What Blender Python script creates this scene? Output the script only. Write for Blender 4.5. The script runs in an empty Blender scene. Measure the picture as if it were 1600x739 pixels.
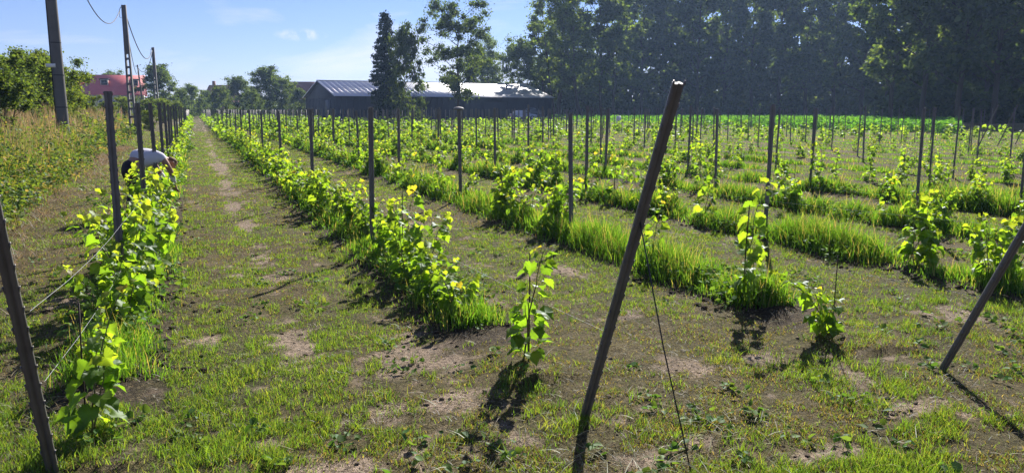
import bpy, math, random
import numpy as np
from mathutils import Vector, Matrix

R = math.radians
scene = bpy.context.scene
COL = scene.collection
rng = np.random.default_rng(7)
random.seed(7)

# ------------------------------------------------------------------ camera
CAM_H, F, PITCH = 1.65, 1208.0, math.atan((369.5 - 172.0) / 1208.0)
cp, sp = math.cos(PITCH), math.sin(PITCH)
cd = bpy.data.cameras.new('camera')
cam = bpy.data.objects.new('camera', cd); COL.objects.link(cam)
cam.location = (0, 0, CAM_H); cam.rotation_euler = (math.pi / 2 - PITCH, 0, 0)
cd.sensor_width = 36.0; cd.sensor_fit = 'HORIZONTAL'; cd.lens = F / 1600 * 36
cd.clip_start = 0.05; cd.clip_end = 6000
scene.camera = cam

def proj(x, y, z):
    """world point -> pixel of the 1600x739 photo, depth"""
    dz = z - CAM_H
    d = y * cp - dz * sp
    up = y * sp + dz * cp
    d = np.where(np.abs(d) < 1e-3, 1e-3, d)
    return 800 + F * x / d, 369.5 - F * up / d, d

def ground_at(px, py, z=0.0):
    rx, ru = (px - 800) / F, (369.5 - py) / F
    dy, dz = cp + ru * sp, -sp + ru * cp
    t = (z - CAM_H) / dz
    return rx * t, dy * t

def at_depth(px, y):
    """x of the point that stands at distance y under image column px (at eye level)"""
    return (px - 800) / F * y * cp

# rows: v across the rows, u along them
T = math.atan(500.0 / (F / cp))
ct, st = math.cos(T), math.sin(T)
def vu(v, u): return v * ct - u * st, v * st + u * ct
def to_vu(x, y): return x * ct + y * st, -x * st + y * ct
def u_for_y(v, y): return (y - v * st) / ct
ROWV = [None] + [-0.60 + 2.49 * k for k in range(20)]

# ------------------------------------------------------------------ noise
class VNoise:
    def __init__(self, seed, n=256):
        self.n = n; self.t = np.random.default_rng(seed).random((n, n)).astype(np.float32)
    def __call__(self, x, y, s=1.0, octv=3):
        x = np.asarray(x, dtype=np.float64) / s; y = np.asarray(y, dtype=np.float64) / s
        out = 0; a = 1.0; tot = 0
        for o in range(octv):
            xi = np.floor(x).astype(int); yi = np.floor(y).astype(int)
            fx = x - xi; fy = y - yi
            fx = fx * fx * (3 - 2 * fx); fy = fy * fy * (3 - 2 * fy)
            n = self.n; t = self.t
            A = t[xi % n, yi % n]; B = t[(xi + 1) % n, yi % n]; C = t[xi % n, (yi + 1) % n]; D = t[(xi + 1) % n, (yi + 1) % n]
            out = out + a * (A * (1 - fx) * (1 - fy) + B * fx * (1 - fy) + C * (1 - fx) * fy + D * fx * fy)
            tot += a; a *= .5; x = x * 2.03 + 17.3; y = y * 2.03 + 9.1
        return out / tot
nA, nB, nC, nD = VNoise(1), VNoise(2), VNoise(3), VNoise(4)
def sst(a, b, x):
    t = np.clip((x - a) / (b - a), 0, 1); return t * t * (3 - 2 * t)

def row_dist(v):
    """signed distance to the nearest vine row, and its index"""
    k = np.clip(np.round((v - ROWV[1]) / 2.49), 0, 19)
    return v - (ROWV[1] + 2.49 * k), k
def row_start(k):  # k from 0; where the strip of long grass begins along the row
    k = np.asarray(k)
    base = np.array([5.0, 5.3, 4.95, 4.4] + [3.0] * 9 + [24.0 + .9 * i for i in range(7)])
    return base[np.clip(k.astype(int), 0, 19)]
def row_end_y(k): return np.where(np.asarray(k) < 7, 165.0, 106.0)

def verge_edge(u): return -2.15 - .022 * np.clip(u, 0, 70) + .35 * (nC(u, u * 0 + 3, 2.6, 3) - .5)

PATCH = [(352, 285, .16, .9), (362, 322, .14, .6), (385, 352, .18, .45), (408, 400, .14, .35), (426, 432, .2, .25), (466, 540, .22, .48), (372, 430, .12, .1), (325, 532, .16, .14), (345, 262, .2, 1.6),
         (655, 560, .36, .30), (1062, 572, .30, .22), (968, 496, .26, .16), (700, 628, .22, .14), (1010, 722, .26, .10), (530, 735, .30, .09), (1300, 705, .34, .09), (1500, 492, .45, .25), (880, 425, .3, .2),
         (600, 640, .16, .12), (425, 690, .14, .08), (1090, 690, .2, .07), (1190, 560, .2, .14), (760, 470, .2, .2), (210, 330, .4, .5), (110, 470, .3, .25), (1420, 640, .25, .1), (820, 690, .12, .08), (1340, 590, .2, .12), (560, 330, .25, .7), (650, 350, .2, .5)]
PATCH = [(*to_vu(*ground_at(a, b)), c * .8, d * 1.1) for a, b, c, d in PATCH]
def bare(v, u):
    """0..1 bare soil showing through the mown alley"""
    v = np.asarray(v, float); u = np.asarray(u, float)
    n1 = nA(v, u * .7, .30, 4); n2 = nB(v, u, 1.7, 3); n3 = nC(v, u, .09, 3)
    q = np.zeros_like(v)
    for pv, pu, a, b in PATCH: q = np.maximum(q, np.exp(-(((v - pv) / a) ** 2 + ((u - pu) / b) ** 2) ** .9))
    far = sst(9, 16, u)                                             # worn wheel tracks farther down the alleys
    trk = (np.exp(-((v - .55 - .004 * u) / .22) ** 2) + .5 * np.exp(-((v - 3.0) / .25) ** 2) + .4 * np.exp(-((v - 5.6) / .25) ** 2)) * far
    return sst(.53, .66, .40 * n1 + .50 * n3 + .16 * n2 + .42 * q + .15 * trk - .10)

def ground_h(v, u):
    d, k = row_dist(v)
    inrow = (u > row_start(k) - 1.2)
    h = .045 * np.exp(-(d / .28) ** 2) * inrow
    h = h + .035 * (nA(v, u, .9, 3) - .5) + .022 * (nB(v, u, .17, 2) - .5)
    e = verge_edge(u)
    h = h + .70 * sst(0, 2.8, e - v)
    rut = np.exp(-((v - .55) / .16) ** 2) + np.exp(-((v - 1.35) / .16) ** 2) + np.exp(-((v - 3.0) / .16) ** 2) + np.exp(-((v - 3.7) / .16) ** 2)
    h = h - .022 * rut * sst(5, 7, u)
    return h

# ------------------------------------------------------------------ mesh helpers
def np_mesh(name, verts, loops, totals, mats, parent=None, col=None, smooth=False, midx=None):
    me = bpy.data.meshes.new(name)
    verts = np.asarray(verts, np.float32).reshape(-1, 3)
    loops = np.asarray(loops, np.int32).ravel(); totals = np.asarray(totals, np.int32)
    me.vertices.add(len(verts)); me.vertices.foreach_set('co', verts.ravel())
    me.loops.add(len(loops)); me.loops.foreach_set('vertex_index', loops)
    me.polygons.add(len(totals))
    starts = np.concatenate(([0], np.cumsum(totals)[:-1])).astype(np.int32)
    me.polygons.foreach_set('loop_start', starts)
    if smooth: me.polygons.foreach_set('use_smooth', np.ones(len(totals), bool))
    if midx is not None: me.polygons.foreach_set('material_index', np.asarray(midx, np.int32))
    if col is not None:
        a = me.attributes.new('Col', 'FLOAT_COLOR', 'POINT')
        c = np.ones((len(verts), 4), np.float32); c[:, :3] = col
        a.data.foreach_set('color', c.ravel())
    for m in (mats if isinstance(mats, (list, tuple)) else [mats]): me.materials.append(m)
    me.update(calc_edges=True); me.validate()
    o = bpy.data.objects.new(name, me); COL.objects.link(o)
    if parent is not None: o.parent = parent
    return o

class MB:
    """collects simple shapes into one mesh"""
    def __init__(self): self.v = []; self.f = []; self.m = []; self.c = []
    def add(self, verts, faces, mi=0):
        b = len(self.v); self.v += [tuple(p) for p in verts]
        self.f += [tuple(i + b for i in f) for f in faces]; self.m += [mi] * len(faces)
    def box(self, c, s, mat=None, mi=0):
        x, y, z = [k / 2 for k in s]
        p = [Vector((sx * x, sy * y, sz * z)) for sz in (-1, 1) for sy in (-1, 1) for sx in (-1, 1)]
        if mat is not None: p = [mat @ q for q in p]
        p = [q + Vector(c) for q in p]
        self.add(p, [(0, 2, 3, 1), (4, 5, 7, 6), (0, 1, 5, 4), (2, 6, 7, 3), (0, 4, 6, 2), (1, 3, 7, 5)], mi)
    def tube(self, pts, rad, n=6, mi=0, cap=True):
        pts = [Vector(p) for p in pts]
        if not hasattr(rad, '__len__'): rad = [rad] * len(pts)
        rings = []; ref = Vector((0.37, 0.82, 0.43))
        vs = []
        for i, p in enumerate(pts):
            t = (pts[min(i + 1, len(pts) - 1)] - pts[max(i - 1, 0)])
            t = t.normalized() if t.length > 1e-9 else Vector((0, 0, 1))
            a = t.cross(ref)
            if a.length < .05: a = t.cross(Vector((1, 0, 0)))
            a.normalize(); b = t.cross(a)
            for j in range(n):
                an = 2 * math.pi * j / n
                vs.append(p + (a * math.cos(an) + b * math.sin(an)) * rad[i])
        fs = []
        for i in range(len(pts) - 1):
            for j in range(n):
                fs.append((i * n + j, i * n + (j + 1) % n, (i + 1) * n + (j + 1) % n, (i + 1) * n + j))
        if cap:
            fs.append(tuple(range(n - 1, -1, -1))); fs.append(tuple((len(pts) - 1) * n + j for j in range(n)))
        self.add(vs, fs, mi)
    def prism(self, outline, z0, z1, mi=0, topmi=None, top_scale=1.0):
        n = len(outline)
        vs = [(x, y, z0) for x, y in outline] + [(x * top_scale, y * top_scale, z1) for x, y in outline]
        self.add(vs, [(i, (i + 1) % n, n + (i + 1) % n, n + i) for i in range(n)], mi)
        self.add(vs, [tuple(range(n - 1, -1, -1))], mi)
        self.add(vs, [tuple(range(n, 2 * n))], mi if topmi is None else topmi)
    def lathe(self, prof, n=16, mi=0):
        vs = [(r * math.cos(2 * math.pi * j / n), r * math.sin(2 * math.pi * j / n), z) for r, z in prof for j in range(n)]
        fs = [(i * n + j, i * n + (j + 1) % n, (i + 1) * n + (j + 1) % n, (i + 1) * n + j) for i in range(len(prof) - 1) for j in range(n)]
        fs += [tuple(range(n - 1, -1, -1)), tuple((len(prof) - 1) * n + j for j in range(n))]
        self.add(vs, fs, mi)
    def build(self, name, mats, parent=None, smooth=False):
        o = np_mesh(name, self.v, [i for f in self.f for i in f], [len(f) for f in self.f], mats, parent, smooth=smooth, midx=self.m)
        return o

def tag(o, label=None, cat=None, group=None, kind=None):
    if label: o['label'] = label
    if cat: o['category'] = cat
    if group: o['group'] = group
    if kind: o['kind'] = kind
    return o
def empty(name, loc=(0, 0, 0), rz=0.0):
    o = bpy.data.objects.new(name, None); COL.objects.link(o)
    o.location = loc; o.rotation_euler = (0, 0, rz); o.empty_display_size = .1
    return o
def copy_tree(o, parent=None):
    c = o.copy(); COL.objects.link(c); c.parent = parent
    for ch in o.children: copy_tree(ch, c)
    return c
ORD = ['zeroth', 'first', 'second', 'third', 'fourth', 'fifth', 'sixth', 'seventh', 'eighth', 'ninth', 'tenth', 'eleventh', 'twelfth', 'thirteenth',
       'fourteenth', 'fifteenth', 'sixteenth', 'seventeenth', 'eighteenth', 'nineteenth', 'twentieth']
def ordinal(n):
    if n < len(ORD): return ORD[n]
    return '%d%s' % (n, {1: 'st', 2: 'nd', 3: 'rd'}.get(n % 10 if n % 100 not in (11, 12, 13) else 0, 'th'))

# ------------------------------------------------------------------ materials
def new_mat(name):
    m = bpy.data.materials.new(name); m.use_nodes = True
    nt = m.node_tree; nt.nodes.clear()
    out = nt.nodes.new('ShaderNodeOutputMaterial')
    return m, nt, out
def plain(name, col, rough=.7, metal=0.0, var=.25, scale=6.0, bump=0.0, spec=.3):
    m, nt, out = new_mat(name); N, L = nt.nodes, nt.links
    p = N.new('ShaderNodeBsdfPrincipled'); p.inputs['Roughness'].default_value = rough; p.inputs['Metallic'].default_value = metal
    p.inputs['Specular IOR Level'].default_value = spec
    tc = N.new('ShaderNodeTexCoord'); no = N.new('ShaderNodeTexNoise'); no.inputs['Scale'].default_value = scale; no.inputs['Detail'].default_value = 6
    L.new(tc.outputs['Object'], no.inputs['Vector'])
    mx = N.new('ShaderNodeMix'); mx.data_type = 'RGBA'
    mx.inputs[6].default_value = (*[c * (1 - var) for c in col], 1); mx.inputs[7].default_value = (*[min(1, c * (1 + var)) for c in col], 1)
    L.new(no.outputs['Fac'], mx.inputs[0]); L.new(mx.outputs[2], p.inputs['Base Color'])
    if bump:
        b = N.new('ShaderNodeBump'); b.inputs['Strength'].default_value = bump; b.inputs['Distance'].default_value = .02
        L.new(no.outputs['Fac'], b.inputs['Height']); L.new(b.outputs[0], p.inputs['Normal'])
    L.new(p.outputs[0], out.inputs['Surface'])
    return m
def leafy(name, trans=.45, gloss=.05, tcol=(1.25, 1.15, .5), rough=.45):
    """thin leaf: diffuse front, light passing through, a little sheen; colour from the leaf's own tint"""
    m, nt, out = new_mat(name); N, L = nt.nodes, nt.links
    at = N.new('ShaderNodeAttribute'); at.attribute_name = 'Col'
    df = N.new('ShaderNodeBsdfDiffuse'); tr = N.new('ShaderNodeBsdfTranslucent'); gl = N.new('ShaderNodeBsdfGlossy')
    gl.inputs['Roughness'].default_value = rough; gl.inputs['Color'].default_value = (.9, .95, 1, 1)
    mu = N.new('ShaderNodeMix'); mu.data_type = 'RGBA'; mu.blend_type = 'MULTIPLY'; mu.inputs[0].default_value = 1
    L.new(at.outputs['Color'], mu.inputs[6]); mu.inputs[7].default_value = (*tcol, 1)
    L.new(at.outputs['Color'], df.inputs['Color']); L.new(mu.outputs[2], tr.inputs['Color'])
    m1 = N.new('ShaderNodeMixShader'); m1.inputs[0].default_value = trans
    L.new(df.outputs[0], m1.inputs[1]); L.new(tr.outputs[0], m1.inputs[2])
    m2 = N.new('ShaderNodeMixShader')
    if gloss > 0:
        fr = N.new('ShaderNodeFresnel'); fr.inputs['IOR'].default_value = 1.4
        ma = N.new('ShaderNodeMath'); ma.operation = 'MULTIPLY_ADD'; ma.inputs[1].default_value = gloss * 2.2; ma.inputs[2].default_value = gloss * .25
        L.new(fr.outputs[0], ma.inputs[0]); L.new(ma.outputs[0], m2.inputs[0])
    else: m2.inputs[0].default_value = 0
    L.new(m1.outputs[0], m2.inputs[1]); L.new(gl.outputs[0], m2.inputs[2])
    L.new(m2.outputs[0], out.inputs['Surface'])
    return m

M = {}
M['vine_leaf'] = leafy('vine_leaf', .58, .05, (3.1, 3.1, .75), .5)
M['blade'] = leafy('grass_blade', .45, .015, (2.7, 2.5, .75), .6)
M['tree_leaf'] = leafy('tree_leaf', .46, .02, (2.8, 2.5, .8), .55)
M['shrub_leaf'] = leafy('shrub_leaf', .48, .02, (2.6, 2.3, .7), .6)
M['straw'] = leafy('straw', .35, .02, (1.35, 1.2, .95), .6)
M['weed_leaf'] = leafy('weed_leaf', .42, .03, (2.2, 2.0, .7), .55)
M['needle'] = leafy('needle', .15, .02, (1.2, 1.2, .6))
M['bark'] = plain('bark', (.07, .055, .042), .9, var=.5, scale=9, bump=.5)
M['stem'] = plain('vine_stem', (.13, .12, .05), .7, var=.3)
M['cane'] = plain('dark_cane', (.035, .025, .02), .8)
M['post'] = plain('weathered_steel', (.135, .125, .12), .5, .35, var=.5, scale=9, bump=.15)
M['post_cut'] = plain('bright_cut_steel', (.17, .165, .16), .7, .1, var=.5, scale=60)
M['wire'] = plain('galvanised_wire', (.30, .30, .31), .55, .4, var=.1)
M['guy'] = plain('dark_cable', (.03, .03, .03), .6)
M['concrete'] = plain('pole_concrete', (.13, .125, .12), .9, var=.25, scale=3, bump=.2)
M['pole_wood'] = plain('pole_wood', (.09, .07, .055), .9, var=.3)
M['cable'] = plain('black_cable', (.02, .02, .022), .6)

# ground
def ground_mat():
    m, nt, out = new_mat('field_soil'); N, L = nt.nodes, nt.links
    at = N.new('ShaderNodeAttribute'); at.attribute_name = 'Col'
    tc = N.new('ShaderNodeTexCoord')
    n1 = N.new('ShaderNodeTexNoise'); n1.inputs['Scale'].default_value = 24; n1.inputs['Detail'].default_value = 8; n1.inputs['Roughness'].default_value = .7
    n2 = N.new('ShaderNodeTexNoise'); n2.inputs['Scale'].default_value = 140; n2.inputs['Detail'].default_value = 4
    L.new(tc.outputs['Object'], n1.inputs['Vector']); L.new(tc.outputs['Object'], n2.inputs['Vector'])
    mr = N.new('ShaderNodeMapRange'); mr.inputs[1].default_value = .25; mr.inputs[2].default_value = .75; mr.inputs[3].default_value = .35; mr.inputs[4].default_value = 1.65
    L.new(n1.outputs['Fac'], mr.inputs[0])
    mr2 = N.new('ShaderNodeMapRange'); mr2.inputs[1].default_value = .3; mr2.inputs[2].default_value = .7; mr2.inputs[3].default_value = .55; mr2.inputs[4].default_value = 1.45
    L.new(n2.outputs['Fac'], mr2.inputs[0])
    mm = N.new('ShaderNodeMath'); mm.operation = 'MULTIPLY'; L.new(mr.outputs[0], mm.inputs[0]); L.new(mr2.outputs[0], mm.inputs[1])
    vo = N.new('ShaderNodeTexVoronoi'); vo.inputs['Scale'].default_value = 55; L.new(tc.outputs['Object'], vo.inputs['Vector'])
    sep = N.new('ShaderNodeSeparateColor'); L.new(vo.outputs['Color'], sep.inputs[0])
    fk = N.new('ShaderNodeMapRange'); fk.inputs[1].default_value = .72; fk.inputs[2].default_value = .95; fk.inputs[3].default_value = 0; fk.inputs[4].default_value = .55; L.new(sep.outputs[0], fk.inputs[0])
    fm = N.new('ShaderNodeMix'); fm.data_type = 'RGBA'; L.new(fk.outputs[0], fm.inputs[0]); L.new(at.outputs['Color'], fm.inputs[6]); fm.inputs[7].default_value = (.23, .18, .10, 1)
    dk = N.new('ShaderNodeMapRange'); dk.inputs[1].default_value = .66; dk.inputs[2].default_value = .9; dk.inputs[3].default_value = 0; dk.inputs[4].default_value = .6; L.new(sep.outputs[1], dk.inputs[0])
    fd = N.new('ShaderNodeMix'); fd.data_type = 'RGBA'; L.new(dk.outputs[0], fd.inputs[0]); L.new(fm.outputs[2], fd.inputs[6]); fd.inputs[7].default_value = (.035, .028, .018, 1)
    vs = N.new('ShaderNodeVectorMath'); vs.operation = 'SCALE'; L.new(fd.outputs[2], vs.inputs[0]); L.new(mm.outputs[0], vs.inputs['Scale'])
    p = N.new('ShaderNodeBsdfPrincipled'); p.inputs['Roughness'].default_value = .95; p.inputs['Specular IOR Level'].default_value = .1
    L.new(vs.outputs[0], p.inputs['Base Color'])
    b = N.new('ShaderNodeBump'); b.inputs['Strength'].default_value = .9; b.inputs['Distance'].default_value = .025
    L.new(mm.outputs[0], b.inputs['Height']); L.new(b.outputs[0], p.inputs['Normal'])
    L.new(p.outputs[0], out.inputs['Surface'])
    return m

def graded(lo, hi, f0, f1, step, grow):
    mid = list(np.arange(f0, f1 + 1e-6, step))
    a = []; x = f0; s = step
    while x > lo: s *= grow; x -= s; a.append(x)
    b = []; x = f1; s = step
    while x < hi: s *= grow; x += s; b.append(x)
    return np.array(a[::-1] + mid + b)

def soil_colour(v, u):
    d, k = row_dist(v)
    b = bare(v, u)[..., None]
    n = nB(v, u, .35, 4)[..., None]; n2 = nC(v, u, 2.4, 3)[..., None]
    thatch = np.array([.080, .078, .028]) * (1 - n) + np.array([.165, .128, .066]) * n          # dry stubble and short growth
    green = np.array([.075, .100, .024])
    g = sst(.42, .68, n2)
    c = thatch * (1 - .55 * g) + green * (.55 * g)
    soil = np.array([.36, .275, .205]) * (.7 + .6 * n)
    c = c * (1 - b) + soil * b
    _, yy = vu(v, u)
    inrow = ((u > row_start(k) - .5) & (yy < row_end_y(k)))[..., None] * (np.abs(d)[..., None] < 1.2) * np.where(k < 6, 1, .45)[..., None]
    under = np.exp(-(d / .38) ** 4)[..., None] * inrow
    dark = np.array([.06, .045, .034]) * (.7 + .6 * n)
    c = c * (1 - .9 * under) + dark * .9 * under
    e = verge_edge(u)
    ver = sst(-.25, .35, e - v)[..., None]
    c = c * (1 - ver) + np.array([.11, .085, .045]) * ver
    return c

GV = graded(-440, 440, -5.0, 10.5, .055, 1.045)
GU = graded(-60, 600, 1.6, 13.0, .055, 1.035)
vv, uu = np.meshgrid(GV, GU, indexing='ij')
xx, yy = vu(vv, uu)
hh = ground_h(vv, uu)
nv, nu = vv.shape
idx = np.arange(nv * nu).reshape(nv, nu)
quads = np.stack([idx[:-1, :-1], idx[1:, :-1], idx[1:, 1:], idx[:-1, 1:]], -1).reshape(-1, 4)
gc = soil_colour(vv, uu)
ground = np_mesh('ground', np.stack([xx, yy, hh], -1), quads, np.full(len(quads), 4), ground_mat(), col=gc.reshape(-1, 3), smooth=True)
tag(ground, kind='structure')

# ------------------------------------------------------------------ blades of grass
def blades(name, x, y, z, h, w, col, lean, az=None, mat='blade'):
    n = len(x)
    if az is None: az = rng.random(n) * 2 * np.pi
    face = rng.random(n) * 2 * np.pi
    sx, sy = np.cos(face) * w / 2, np.sin(face) * w / 2
    lx, ly = np.cos(az) * lean * h, np.sin(az) * lean * h
    hz = h * np.sqrt(np.clip(1 - lean ** 2, .0025, 1))
    V = np.empty((n, 5, 3), np.float32)
    V[:, 0] = np.stack([x - sx, y - sy, z], -1); V[:, 1] = np.stack([x + sx, y + sy, z], -1)
    mx, my, mz = x + lx * .35, y + ly * .35, z + hz * .58
    V[:, 2] = np.stack([mx + sx * .75, my + sy * .75, mz], -1); V[:, 3] = np.stack([mx - sx * .75, my - sy * .75, mz], -1)
    V[:, 4] = np.stack([x + lx, y + ly, z + hz], -1)
    base = (np.arange(n) * 5)[:, None]
    L = np.concatenate([base + np.array([0, 1, 2, 3]), base + np.array([3, 2, 4])], 1)
    tot = np.tile([4, 3], n)
    C = np.repeat(col, 5, axis=0)
    return np_mesh(name, V, L, tot, M[mat], col=C)

def pick(cols, n, p):
    cols = np.array(cols); i = rng.choice(len(cols), n, p=np.array(p) / np.sum(p))
    return cols[i] * (.75 + .5 * rng.random((n, 1)))

def scatter_view(n, ymin, ymax, dens_pow=2.0, margin=60):
    """ground points inside the view, as many per picture area near as far (dens_pow 2) or fewer"""
    k = 2 - dens_pow
    r = rng.random(n)
    if abs(k) < 1e-6: y = ymin * (ymax / ymin) ** r
    else: y = (ymin ** k + r * (ymax ** k - ymin ** k)) ** (1 / k)
    px = -margin + rng.random(n) * (1600 + 2 * margin)
    d = y * cp + CAM_H * sp
    return (px - 800) / F * d, y

def build_mown():
    n = 1500000
    x, y = scatter_view(n, 2.7, 60, 1.7)
    v, u = to_vu(x, y)
    d, k = row_dist(v)
    b = bare(v, u); n2 = nC(v, u, 2.4, 3); n3 = nA(v, u, .13, 3); n4 = nD(v, u, .6, 3)
    inrow = (u > row_start(k) - .4) & (np.abs(d) < .36)
    fore = sst(5.4, 3.4, u)                                        # the rougher headland in front
    dens = (1 - .92 * b) * (.36 + .75 * sst(.36, .62, n2 * .5 + n4 * .5) + .22 * fore) * (.12 + 1.6 * sst(.40, .60, n3))
    e = verge_edge(u)
    keep = (rng.random(n) < dens) & (~inrow) & (v > e - .4) & (v < 60)
    x, y, v, u, n2, n4, fore = x[keep], y[keep], v[keep], u[keep], n2[keep], n4[keep], fore[keep]
    n = len(x); z = ground_h(v, u) - .004
    green = sst(.34, .58, n2 * .5 + n4 * .5 + .06 * fore)
    cg = pick([(.075, .14, .028), (.105, .17, .034), (.15, .185, .05), (.06, .11, .03)], n, [4, 4, 2, 3])
    cs = pick([(.17, .13, .07), (.11, .09, .045), (.28, .22, .14), (.10, .10, .04)], n, [4, 4, 1, 4])
    isg = rng.random(n) < (.20 + .62 * green)
    col = np.where(isg[:, None], cg, cs)
    h = (.016 + .034 * rng.random(n) ** 1.6) * (1 + .45 * fore * green) * (.7 + .7 * n4) * np.where(isg, 1, .8)
    tall = rng.random(n) < .015; h = np.where(tall, h * 1.8, h)
    w = np.maximum(.0026 + .0026 * rng.random(n), y * .00072)
    lean = np.where(isg, .2 + .6 * rng.random(n), .5 + .48 * rng.random(n))
    o = blades('mown_grass', x, y, z, h, w, col, lean)
    tag(o, 'short patchy mown grass and dry stubble between the vine rows', 'grass', kind='stuff')
    # longer tufts standing out of the sward
    m = 3000
    x, y = scatter_view(m, 2.8, 14, 1.2); v, u = to_vu(x, y); d, k = row_dist(v); fore = sst(5.6, 3.4, u)
    ok = (rng.random(m) < (.25 + .75 * fore) * (.15 + 1.7 * sst(.45, .62, nD(v, u, .6, 3)))) & (bare(v, u) < .4) & (v > verge_edge(u))
    x, y = x[ok], y[ok]; m = len(x); q = 16
    x = np.repeat(x, q) + rng.normal(0, .022, m * q); y = np.repeat(y, q) + rng.normal(0, .022, m * q); v, u = to_vu(x, y)
    tint = np.repeat(pick([(.07, .13, .026), (.10, .16, .03), (.15, .18, .045), (.05, .10, .03)], m, [3, 3, 1.5, 2]), q, axis=0)
    hh_ = np.repeat(.045 + .06 * rng.random(m) ** 1.6, q) * (.5 + .6 * rng.random(m * q))
    o = blades('grass_tufts', x, y, ground_h(v, u) - .004, hh_, .0035 + .003 * rng.random(m * q), tint * (.8 + .4 * rng.random((m * q, 1))), .15 + .75 * rng.random(m * q))
    tag(o, 'longer green grass tufts on the near headland', 'grass', kind='stuff')
    # dead stems and litter lying flat
    m = 90000
    x, y = scatter_view(m, 2.7, 16, 1.5); v, u = to_vu(x, y); d, k = row_dist(v)
    ok = (rng.random(m) < (.25 + 1.4 * sst(.42, .62, nB(v, u, .5, 3))) * (1 - .5 * bare(v, u))) & (v > verge_edge(u) - .2); x, y, v, u = x[ok], y[ok], v[ok], u[ok]; m = len(x)
    o = blades('dry_litter', x, y, ground_h(v, u) + .004 + .012 * rng.random(m), .025 + .06 * rng.random(m) ** 2, np.maximum(.0028 + .002 * rng.random(m), y * .0006), pick([(.24, .185, .11), (.16, .12, .07), (.07, .05, .032), (.33, .28, .19), (.15, .16, .07)], m, [3, 4, 4, 1, 2]), .93 + .065 * rng.random(m), mat='straw')
    tag(o, 'flat dead stems and dry litter on the mown ground', 'litter', kind='stuff')
    # pale clippings lying on the headland
    n = 9000
    x, y = scatter_view(n, 2.7, 7.0, 1.0)
    v, u = to_vu(x, y)
    c1 = np.exp(-(((v - 1.9) / .9) ** 2 + ((u - 2.9) / .6) ** 2)) + .5 * np.exp(-(((v + .9) / .35) ** 2 + ((u - 4.5) / 1.1) ** 2)) + .05
    keep = (rng.random(n) < c1 * (.3 + nA(v, u, .3, 2))); x, y, v, u = x[keep], y[keep], v[keep], u[keep]; n = len(x)
    col = pick([(.36, .36, .22), (.25, .28, .15), (.30, .26, .15)], n, [2, 3, 2])
    o = blades('grass_clippings', x, y, ground_h(v, u) + .012 + .02 * rng.random(n), .05 + .11 * rng.random(n), .0035 + .003 * rng.random(n), col, .93 + .06 * rng.random(n), mat='straw')
    tag(o, 'pale cut grass clippings lying on the near headland', 'clippings', kind='stuff')
build_mown()

def strip_points(per_m_near, ymax, wd=.23):
    X = []; Y = []; Vv = []; Uu = []; D = []; K = []
    for k in range(20):
        v0 = ROWV[k + 1]; u0 = float(row_start(k)); u1 = u_for_y(v0, min(ymax, float(row_end_y(k))))
        n0 = max(0, int((u1 - u0) * per_m_near))
        u = u0 + (u1 - u0) * rng.random(n0)
        yy = v0 * st + u * ct
        keep = rng.random(n0) < np.clip((7.0 / yy) ** 1.25, 0, 1); u = u[keep]
        d = np.clip(rng.normal(0, wd * .66, len(u)) * (.55 + .9 * nC(u, u * 0 + k * 3.3, .7, 2)), -wd * 1.9, wd * 1.9)
        v = v0 + d + .05 * (nA(u, u * 0 + k, 1.1, 2) - .5)
        x, y = vu(v, u); px, py, dd = proj(x, y, 0 * x)
        ok = (px > -60) & (px < 1660)
        X.append(x[ok]); Y.append(y[ok]); Vv.append(v[ok]); Uu.append(u[ok]); D.append(d[ok]); K.append(np.full(ok.sum(), k))
    return [np.concatenate(a) for a in (X, Y, Vv, Uu, D, K)]

def build_strips():
    x, y, v, u, d, k = strip_points(3400, 165)
    n = len(x)
    c = nB(u, k * 7.7, .8, 3); c2 = nD(u, k * 3.1 + 5, 3.2, 2)
    full = np.where(k == 0, .8, np.where(k == 1, .85, np.where(k < 6, 1.0, np.where(k < 8, .7, .42))))
    dens = np.clip(.34 + 2.6 * (c * .6 + c2 * .4 - .38), 0.12, 1) * np.where(k < 6, 1, np.where(k < 8, .6, .24))
    far = sst(22, 45, y) * (x > 0)                                  # the rows beyond thin out to tufts
    dens *= 1 - .55 * far
    keep = rng.random(n) < dens
    x, y, v, u, d, k, c, c2, full = [a[keep] for a in (x, y, v, u, d, k, c, c2, full)]
    n = len(x)
    h = (.10 + .25 * rng.random(n) ** .8) * (.34 + 1.0 * sst(.32, .66, c * .6 + c2 * .4)) * (.7 + .6 * nA(u + v * .7, v * 2 + k, .16, 2)) * full * (1 - 1.1 * (np.abs(d) / .35) ** 2 * .55)
    w = np.maximum(.0045 + .004 * rng.random(n), y * .0011)
    h *= .9; stalk = rng.random(n) < .035; h = np.where(stalk, h * 1.35 + .05, h); w = np.where(stalk, w * .6, w)
    col = pick([(.07, .16, .022), (.10, .20, .03), (.05, .115, .022), (.15, .21, .05), (.22, .19, .10)], n, [5, 4, 5, 2.5, .8]); col[stalk] = (.26, .22, .12)
    o = blades('row_grass', x, y, ground_h(v, u) - .01, h, w, col, .12 + .75 * rng.random(n) ** 1.6)
    tag(o, 'long bright green grass left standing along the vine rows', 'grass', kind='stuff')
build_strips()

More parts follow.
